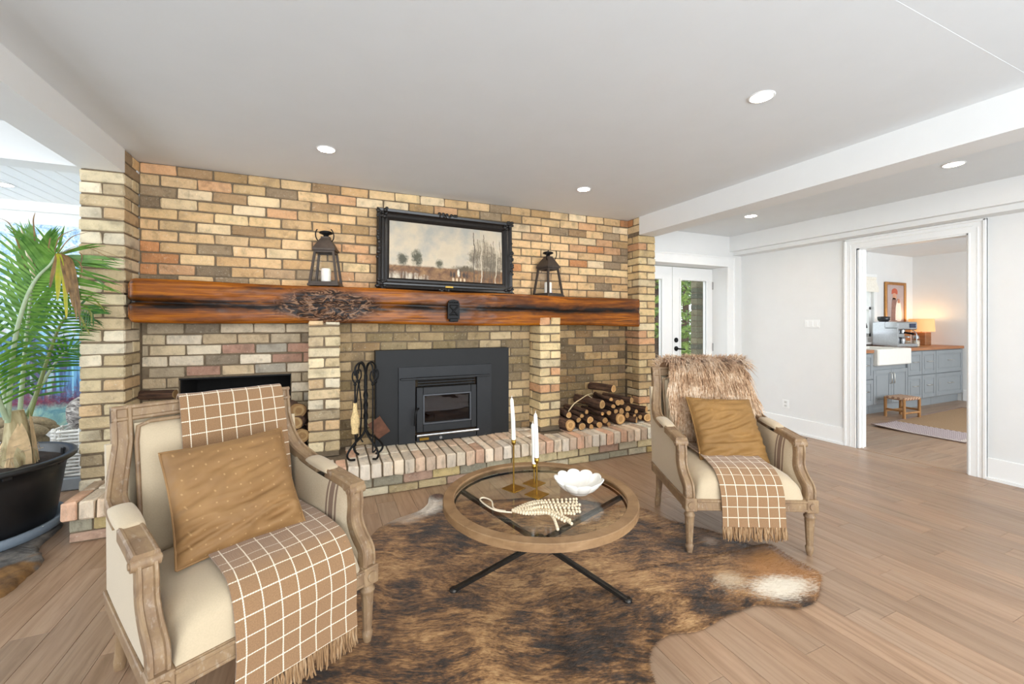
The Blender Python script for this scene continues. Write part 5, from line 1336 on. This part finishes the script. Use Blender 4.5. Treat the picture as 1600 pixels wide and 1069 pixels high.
frond([at(12, 660, Y=3.40), at(21, 547, Y=3.30), at(37, 478, Y=3.25), at(56, 437, Y=3.24), at(78, 414, Y=3.25), at(90, 398, Y=3.27), at(103, 408, Y=3.29)], 42, .33, (1, -1), .18, GREEN, 1, up=(.2, -1, .1), start=.12, fwd=.25)
frond([at(46, 650, Y=3.52), at(62, 600, Y=3.52), at(78, 550, Y=3.50), at(96, 505, Y=3.46), at(120, 482, Y=3.42), at(145, 490, Y=3.36)], 24, .20, (1, -1), .30, DEEP, 2, up=(.3, -1, .2), start=.3, stem=flat('palm_dark_rachis', '#6f7a48', .5, nz=.15))
frond([at(30, 660, Y=3.58), at(38, 560, Y=3.62), at(46, 480, Y=3.64), at(54, 420, Y=3.62), at(60, 385, Y=3.60)], 30, .32, (1, -1), .05, GREEN, 3, up=(.1, -1, .1), start=.30, fwd=1.5, spread=.7)
frond([at(16, 660, Y=3.55), at(0, 590, Y=3.62), at(-25, 520, Y=3.65), at(-60, 480, Y=3.62), at(-95, 475, Y=3.58)], 24, .28, (1, -1), .25, DEEP, 4, up=(.1, -1, .3), start=.15)
frond([at(10, 655, Y=3.38), at(-12, 600, Y=3.30), at(-30, 560, Y=3.24), at(-60, 540, Y=3.2)], 26, .32, (1, -1), .25, GREEN, 5, up=(.1, -1, .3), start=.15)
frond([at(40, 655, Y=3.6), at(60, 610, Y=3.66), at(85, 570, Y=3.66), at(105, 548, Y=3.62), at(122, 545, Y=3.58)], 16, .15, (1, -1), .15, DEEP, 6, up=(.3, -1, .2), start=.2)
# spear leaf, dried hanging leaves and thin brown tips
sp_ = spl([W2(at(54, 440, Y=3.55)), W2(at(46, 405, Y=3.55)), W2(at(37, 372, Y=3.55)), W2(at(32, 355, Y=3.55))], 12)
MB().tube(sp_, [.008, .014, .017, .017, .016, .015, .013, .011, .009, .006, .004, .001], 8, flat=.5).build('spear_leaf', flat('cream_spear', '#e6dcc0', .6), palm)
def blade(pts, w_, mat, name, fold=.3):
    P_ = spl([W2(p) for p in pts], 16); vs_ = []
    for i, p in enumerate(P_):
        u = i / 15; q = w_ * math.sin(math.pi * min(1, .08 + .9 * u)) ** .7; vs_ += [p + Vector((-q, 0, 0)), p + Vector((0, -fold * q, 0)), p + Vector((q, .2 * q, 0))]
    m = MB().add(vs_, [f for i in range(15) for f in ((i * 3, i * 3 + 1, i * 3 + 4, i * 3 + 3), (i * 3 + 1, i * 3 + 2, i * 3 + 5, i * 3 + 4))], True); return m.build(name, mat, palm)
for (x, dx, y1, w_, mt) in ((92, -2, 470, .014, YEL), (98, 6, 498, .012, YEL), (100, 14, 480, .012, BRN), (104, 16, 500, .010, BRN), (108, 18, 490, .011, BRN), (96, 10, 460, .010, BRN), (88, -10, 450, .010, BRN), (110, 14, 470, .009, BRN), (106, 20, 510, .007, BRN)):
    blade([at(88 + (x - 88) * .3, 396, Y=3.26), at(x, 406, Y=3.25), at(x + dx * .6, (406 + y1) / 2, Y=3.24), at(x + dx, y1, Y=3.23)], w_, mt, 'dried_leaflet')
for pts in (((90, 395), (110, 372), (128, 365), (142, 362)), ((92, 396), (125, 384), (160, 392), (196, 406)), ((92, 398), (130, 386), (165, 400), (185, 412)), ((85, 395), (92, 372), (108, 362), (125, 358)), ((78, 410), (76, 390), (78, 374), (80, 372)), ((54, 420), (54, 370), (52, 345), (55, 332)), ((40, 420), (28, 380), (15, 350), (-3, 340)), ((88, 396), (118, 394), (128, 400), (124, 420)), ((112, 404), (124, 410), (128, 425), (120, 445))):
    blade([at(a, b, Y=3.27 + .0 * i) for i, (a, b) in enumerate(pts)], .0035, BRN, 'dried_tip')
for pts in (((118, 470), (135, 462), (150, 470), (165, 488)), ((118, 472), (132, 478), (142, 490), (143, 505)), ((115, 465), (135, 470), (155, 478), (168, 482)), ((118, 475), (128, 500), (136, 515), (140, 522))):
    blade([at(a, b, Y=3.33) for a, b in pts], .006, leafm('palm_olive', '#6f7a2a', '#9a9440'), 'leaflet')

# forest painting on the far wall of the left room
fp = tag(empty('forest_painting', (-2.35, 4.815, .345)), 'tall blue forest painting on the far wall behind the palm', 'painting')
MB().box(-.62, .62, -.03, 0, 0, 1.72, .003).build('stretcher', TRIMW, fp)
def mk_forest():
    t = NT('blue_forest_paint'); t.set(Roughness=.6)
    raw = t.n('ShaderNodeTexCoord'); sp = t.n('ShaderNodeSeparateXYZ'); t.l(raw.outputs['Object'], sp.inputs[0]); Z = sp.outputs[2]
    n1 = t.noise(raw.outputs['Object'], 9, 6, .7, 1.0); n2 = t.noise(t.coord((9, 1, .8), jitter=False), 1.6, 4, .6, .4); n3 = t.noise(raw.outputs['Object'], 40, 4, .7)
    top = t.ramp(t.math('ADD', t.math('MULTIPLY', n1, .7), t.math('MULTIPLY', n3, .3)), [(.34, '#4a6ea4'), (.44, '#86acd2'), (.54, '#cfdfe9'), (.64, '#b3a9ac'), (.76, '#6f8a8a')])
    trunks = t.ramp(n2, [(.36, '#8fcbe0'), (.44, '#5b93c0'), (.52, '#3a4a74'), (.58, '#5a5068'), (.66, '#9fb3bd'), (.78, '#74bbe0')])
    grass = t.ramp(n1, [(.35, '#4f7f8c'), (.5, '#7fa6a0'), (.65, '#a9bfa8')])
    red = t.ramp(n1, [(.4, '#3a1a3a'), (.6, '#7d2a3f')])
    c = t.mix(trunks, top, t.ramp(t.math('ADD', Z, t.math('MULTIPLY', n1, .3)), [(.90, 0.0), (1.10, 1.0)]))
    c = t.mix(red, c, t.ramp(t.math('ADD', Z, t.math('MULTIPLY', n3, .25)), [(.36, 0.0), (.48, 1.0)]))
    c = t.mix(grass, c, t.ramp(t.math('ADD', Z, t.math('MULTIPLY', n3, .08)), [(.21, 0.0), (.27, 1.0)]))
    t.color(c); t.bump(n3, .2, .003); return t.m
MB().box(-.615, .615, -.036, -.029, .003, 1.717).build('canvas', mk_forest(), fp)
# white wicker basket with its knitted blanket
bk = tag(empty('wicker_basket', (-1.69, 4.33, .10)), 'white wicker basket behind the planter against the pillar', 'basket')
WIK = flat('white_wicker', '#dedbd4', .7, nz=.08)
bx, by, bh = .15, .15, .36
for i in range(14):
    z = .012 + i * .0255; pts = []
    for k in range(57):
        a = k / 56 * 2 * math.pi; q = .25; cx, cy = math.cos(a), math.sin(a); g = (1 + .12 * z / bh) + .05 * (1 if (k // 2 + i) % 2 else -1)
        pts.append((bx * g * math.copysign(abs(cx) ** q, cx), by * g * math.copysign(abs(cy) ** q, cy), z))
    MB().tube(pts, .0095, 6, caps=False).build('wicker_row', WIK, bk)
m = MB()
for k in range(0, 56, 2):
    a = k / 56 * 2 * math.pi; q = .25; cx, cy = math.cos(a), math.sin(a); m = MB().tube([(bx * math.copysign(abs(cx) ** q, cx), by * math.copysign(abs(cy) ** q, cy), 0), (bx * 1.12 * math.copysign(abs(cx) ** q, cx), by * 1.12 * math.copysign(abs(cy) ** q, cy), bh)], .009, 5); m.build('wicker_stake', WIK, bk)
tag(MB().box(-.17, .17, -.17, .17, 0, .098, .01).build('storage_box', flat('grey_plastic', '#8f9498', .5), None, loc=(-1.69, 4.33, 0)), 'low grey box under the white wicker basket', 'box')
m = MB().grid(lambda a, b: (-1.74 + (.085 + .012 * noise.noise((a * 9, b * 5, 1))) * math.sin(math.pi * b) * math.cos(6.283 * a), 4.31 + .085 * math.sin(math.pi * b) * math.sin(6.283 * a), .55 - .125 * math.cos(math.pi * b)), 28, 18, cu=True)
t = NT('grey_fur'); t.set(Roughness=.95); n1 = t.noise(t.coord((12, 12, 30), (0, .6, 0), jitter=False), 1.5, 5, .6, 1); t.color(t.ramp(n1, [(.35, '#4f4a48'), (.5, '#9a938e'), (.65, '#d3cdc6')])); t.bump(n1, .8, .02)
tag(m.build('rolled_blanket', t.m), 'fluffy grey striped blanket rolled up in the white basket', 'blanket')
m = MB(); rr = random.Random(4)
for k in range(9):
    cx, cy, cz = -2.10 + rr.uniform(-.10, .08), 4.40 + rr.uniform(-.08, .08), .43 + rr.uniform(-.08, .06); a = rr.uniform(-.5, .5)
    m.tube(spl([(cx - .10, cy - .02, cz), (cx - .04, cy - .04, cz + .035), (cx + .04, cy - .03, cz + .02), (cx + .10, cy, cz - .02)], 10), [.02, .03, .035, .036, .036, .036, .036, .034, .03, .02], 8)
m.box(-2.22, -1.98, 4.32, 4.5, .0, .40, .05)
tag(m.build('knitted_blanket', flat('olive_knit', '#8d7d62', .95, nz=.25, scale=90, bump=.7)), 'heaped olive-brown knitted blanket between the planter and the wicker basket', 'blanket')

# ------------------------------------------------------------------ wall plates, vent, ceiling lights
def plate(y, z, w_, h, n, label, name, cat):
    o = tag(empty(name, (XW, y, z)), label, cat); MB().box(-.007, 0, -w_ / 2, w_ / 2, -h / 2, h / 2, .002).build('cover_plate', TRIMW, o)
    for i in range(n):
        yc = -w_ / 2 + w_ * (i + .5) / n
        if name == 'light_switch': MB().box(-.012, -.006, yc - .014, yc + .014, -.03, .03, .002).build('rocker', TRIMW, o)
        else:
            for zz in (-.02, .02): 
                s_ = MB().box(-.010, -.006, yc - .016, yc + .016, zz - .014, zz + .014, .003).build('socket', flat('socket_white', '#dcdbd6', .4), o)
                for dy in (-.006, .006): MB().box(-.0115, -.0095, yc + dy - .001, yc + dy + .001, zz - .005, zz + .005).build('slot', BLACKM, s_)
plate(2.857, 1.233, .158, .085, 3, 'white triple light switch on the wall left of the doorway', 'light_switch', 'light switch')
plate(3.141, .314, .075, .095, 1, 'white wall outlet low on the wall above the baseboard', 'wall_outlet', 'outlet')
vt = tag(empty('floor_vent', (4.66, 2.98, 0)), 'dark metal floor register beside the baseboard behind the far armchair', 'vent')
MB().box(-.05, .05, -.14, .14, .0005, .006, .002).build('frame', BLACKM, vt)
for i in range(8): MB().box(-.04, .04, -.12 + i * .032, -.105 + i * .032, .006, .009).build('slat', DARKM, vt)
LAMP = emit('downlight_glow', '#fff9ef', 20)
def downlight(x, y, z, label):
    d = tag(empty('ceiling_light', (x, y, z)), label, 'ceiling light', 'recessed ceiling lights')
    m = MB(); m.lathe([(.049, -.001), (.051, -.005), (.058, -.005), (.061, -.001)], 28); m.build('trim_ring', TRIMW, d)
    MB().lathe([(.0005, -.004), (.050, -.004)], 28).build('lens', LAMP, d)
    l = bpy.data.lights.new('downlight_bulb', 'AREA'); l.shape = 'DISK'; l.size = .09; l.energy = 3; l.color = (1, .95, .88); l.spread = R(150)
    lo = bpy.data.objects.new('downlight_bulb', l); COL.objects.link(lo); lo.location = (x, y, z - .012)
for (x, y, z, lb_) in ((-.005, 2.976, ZC, 'recessed ceiling light above the left lantern'), (1.979, 2.995, ZC, 'recessed ceiling light above the right lantern'), (1.978, 1.411, ZC - .0, 'largest recessed ceiling light, nearest the camera on the main ceiling'),
                   (3.887, 2.887, ZC2, 'recessed ceiling light in front of the French doors'), (3.864, 1.39, ZC2, 'recessed ceiling light between the beam and the kitchen doorway'), (-2.149, 4.27, 2.25, 'recessed light in the plank ceiling above the palm')):
    downlight(x, y, z, lb_)

# ------------------------------------------------------------------ outdoors beyond the French doors
LAWN = flat('lawn_green', '#7d8f4a', .95, nz=.3, scale=3)
struct(MB().box(-2, 22, 6.0, 40, -.25, -.15).build('ground_lawn', LAWN))
struct(MB().box(2, 10, 4.03, 6.0, -.25, -.12).build('ground_patio', flat('pale_patio', '#c9c2b6', .9)))
a_ = at(1089, 500, Y=4.30).x
pillar('pillar_porch', a_, a_ + .215, 4.30, 4.41, -.12, 2.6, PAL_OUT)
LEAF = [leafm('tree_leaf_a', '#5d7a2c', '#9ab04c'), leafm('tree_leaf_b', '#3f6a2c', '#7f9a44')]
def tree(x, y, h, r_, seed, label):
    rr = random.Random(seed); o = tag(empty('garden_tree', (x, y, -.2)), label, 'tree', 'trees beyond the French doors')
    MB().tube([(0, 0, 0), (.05, 0, h * .5), (0, 0, h)], [.12, .09, .03], 8).build('trunk', BARK, o)
    vs_, fs = [], []; b = MB()
    for k in range(9):
        z0 = .9 + k * (h - 1) / 9
        for q in range(5):
            a = rr.uniform(0, 6.28); L = r_ * (1.1 - .6 * z0 / h) * rr.uniform(.7, 1.1); e = Vector((L * math.cos(a), L * math.sin(a), z0 + rr.uniform(-.1, .15))); b.tube([(0, 0, z0), e], [.03, .008], 5)
            for i in range(70):
                u = rr.uniform(.25, 1.05); p = Vector((0, 0, z0)).lerp(e, u) + Vector((rr.gauss(0, .13), rr.gauss(0, .13), rr.gauss(0, .07))); s_ = rr.uniform(.04, .09)
                d1 = Vector((rr.gauss(0, 1), rr.gauss(0, 1), rr.gauss(0, .5))).normalized() * s_; d2 = d1.cross(Vector((rr.gauss(0, 1), rr.gauss(0, 1), rr.gauss(0, 1)))).normalized() * s_ * .6
                i0 = len(vs_); vs_ += [p - d1, p + d2, p + d1, p - d2]; fs.append((i0, i0 + 1, i0 + 2, i0 + 3))
    b = b.build('branch', BARK, o); b['kind'] = 'stuff'
    f = MB().add(vs_, fs).build('foliage', LEAF[seed % 2], o); f['kind'] = 'stuff'
tree(10.2, 9.8, 4.6, 1.5, 1, 'light green leafy tree seen through the right French door')
tree(7.3, 7.9, 4.2, 1.3, 2, 'darker green tree seen through the left French door')
tree(13.5, 13.5, 6.0, 2.2, 4, 'pale green tree farther back across the lawn')
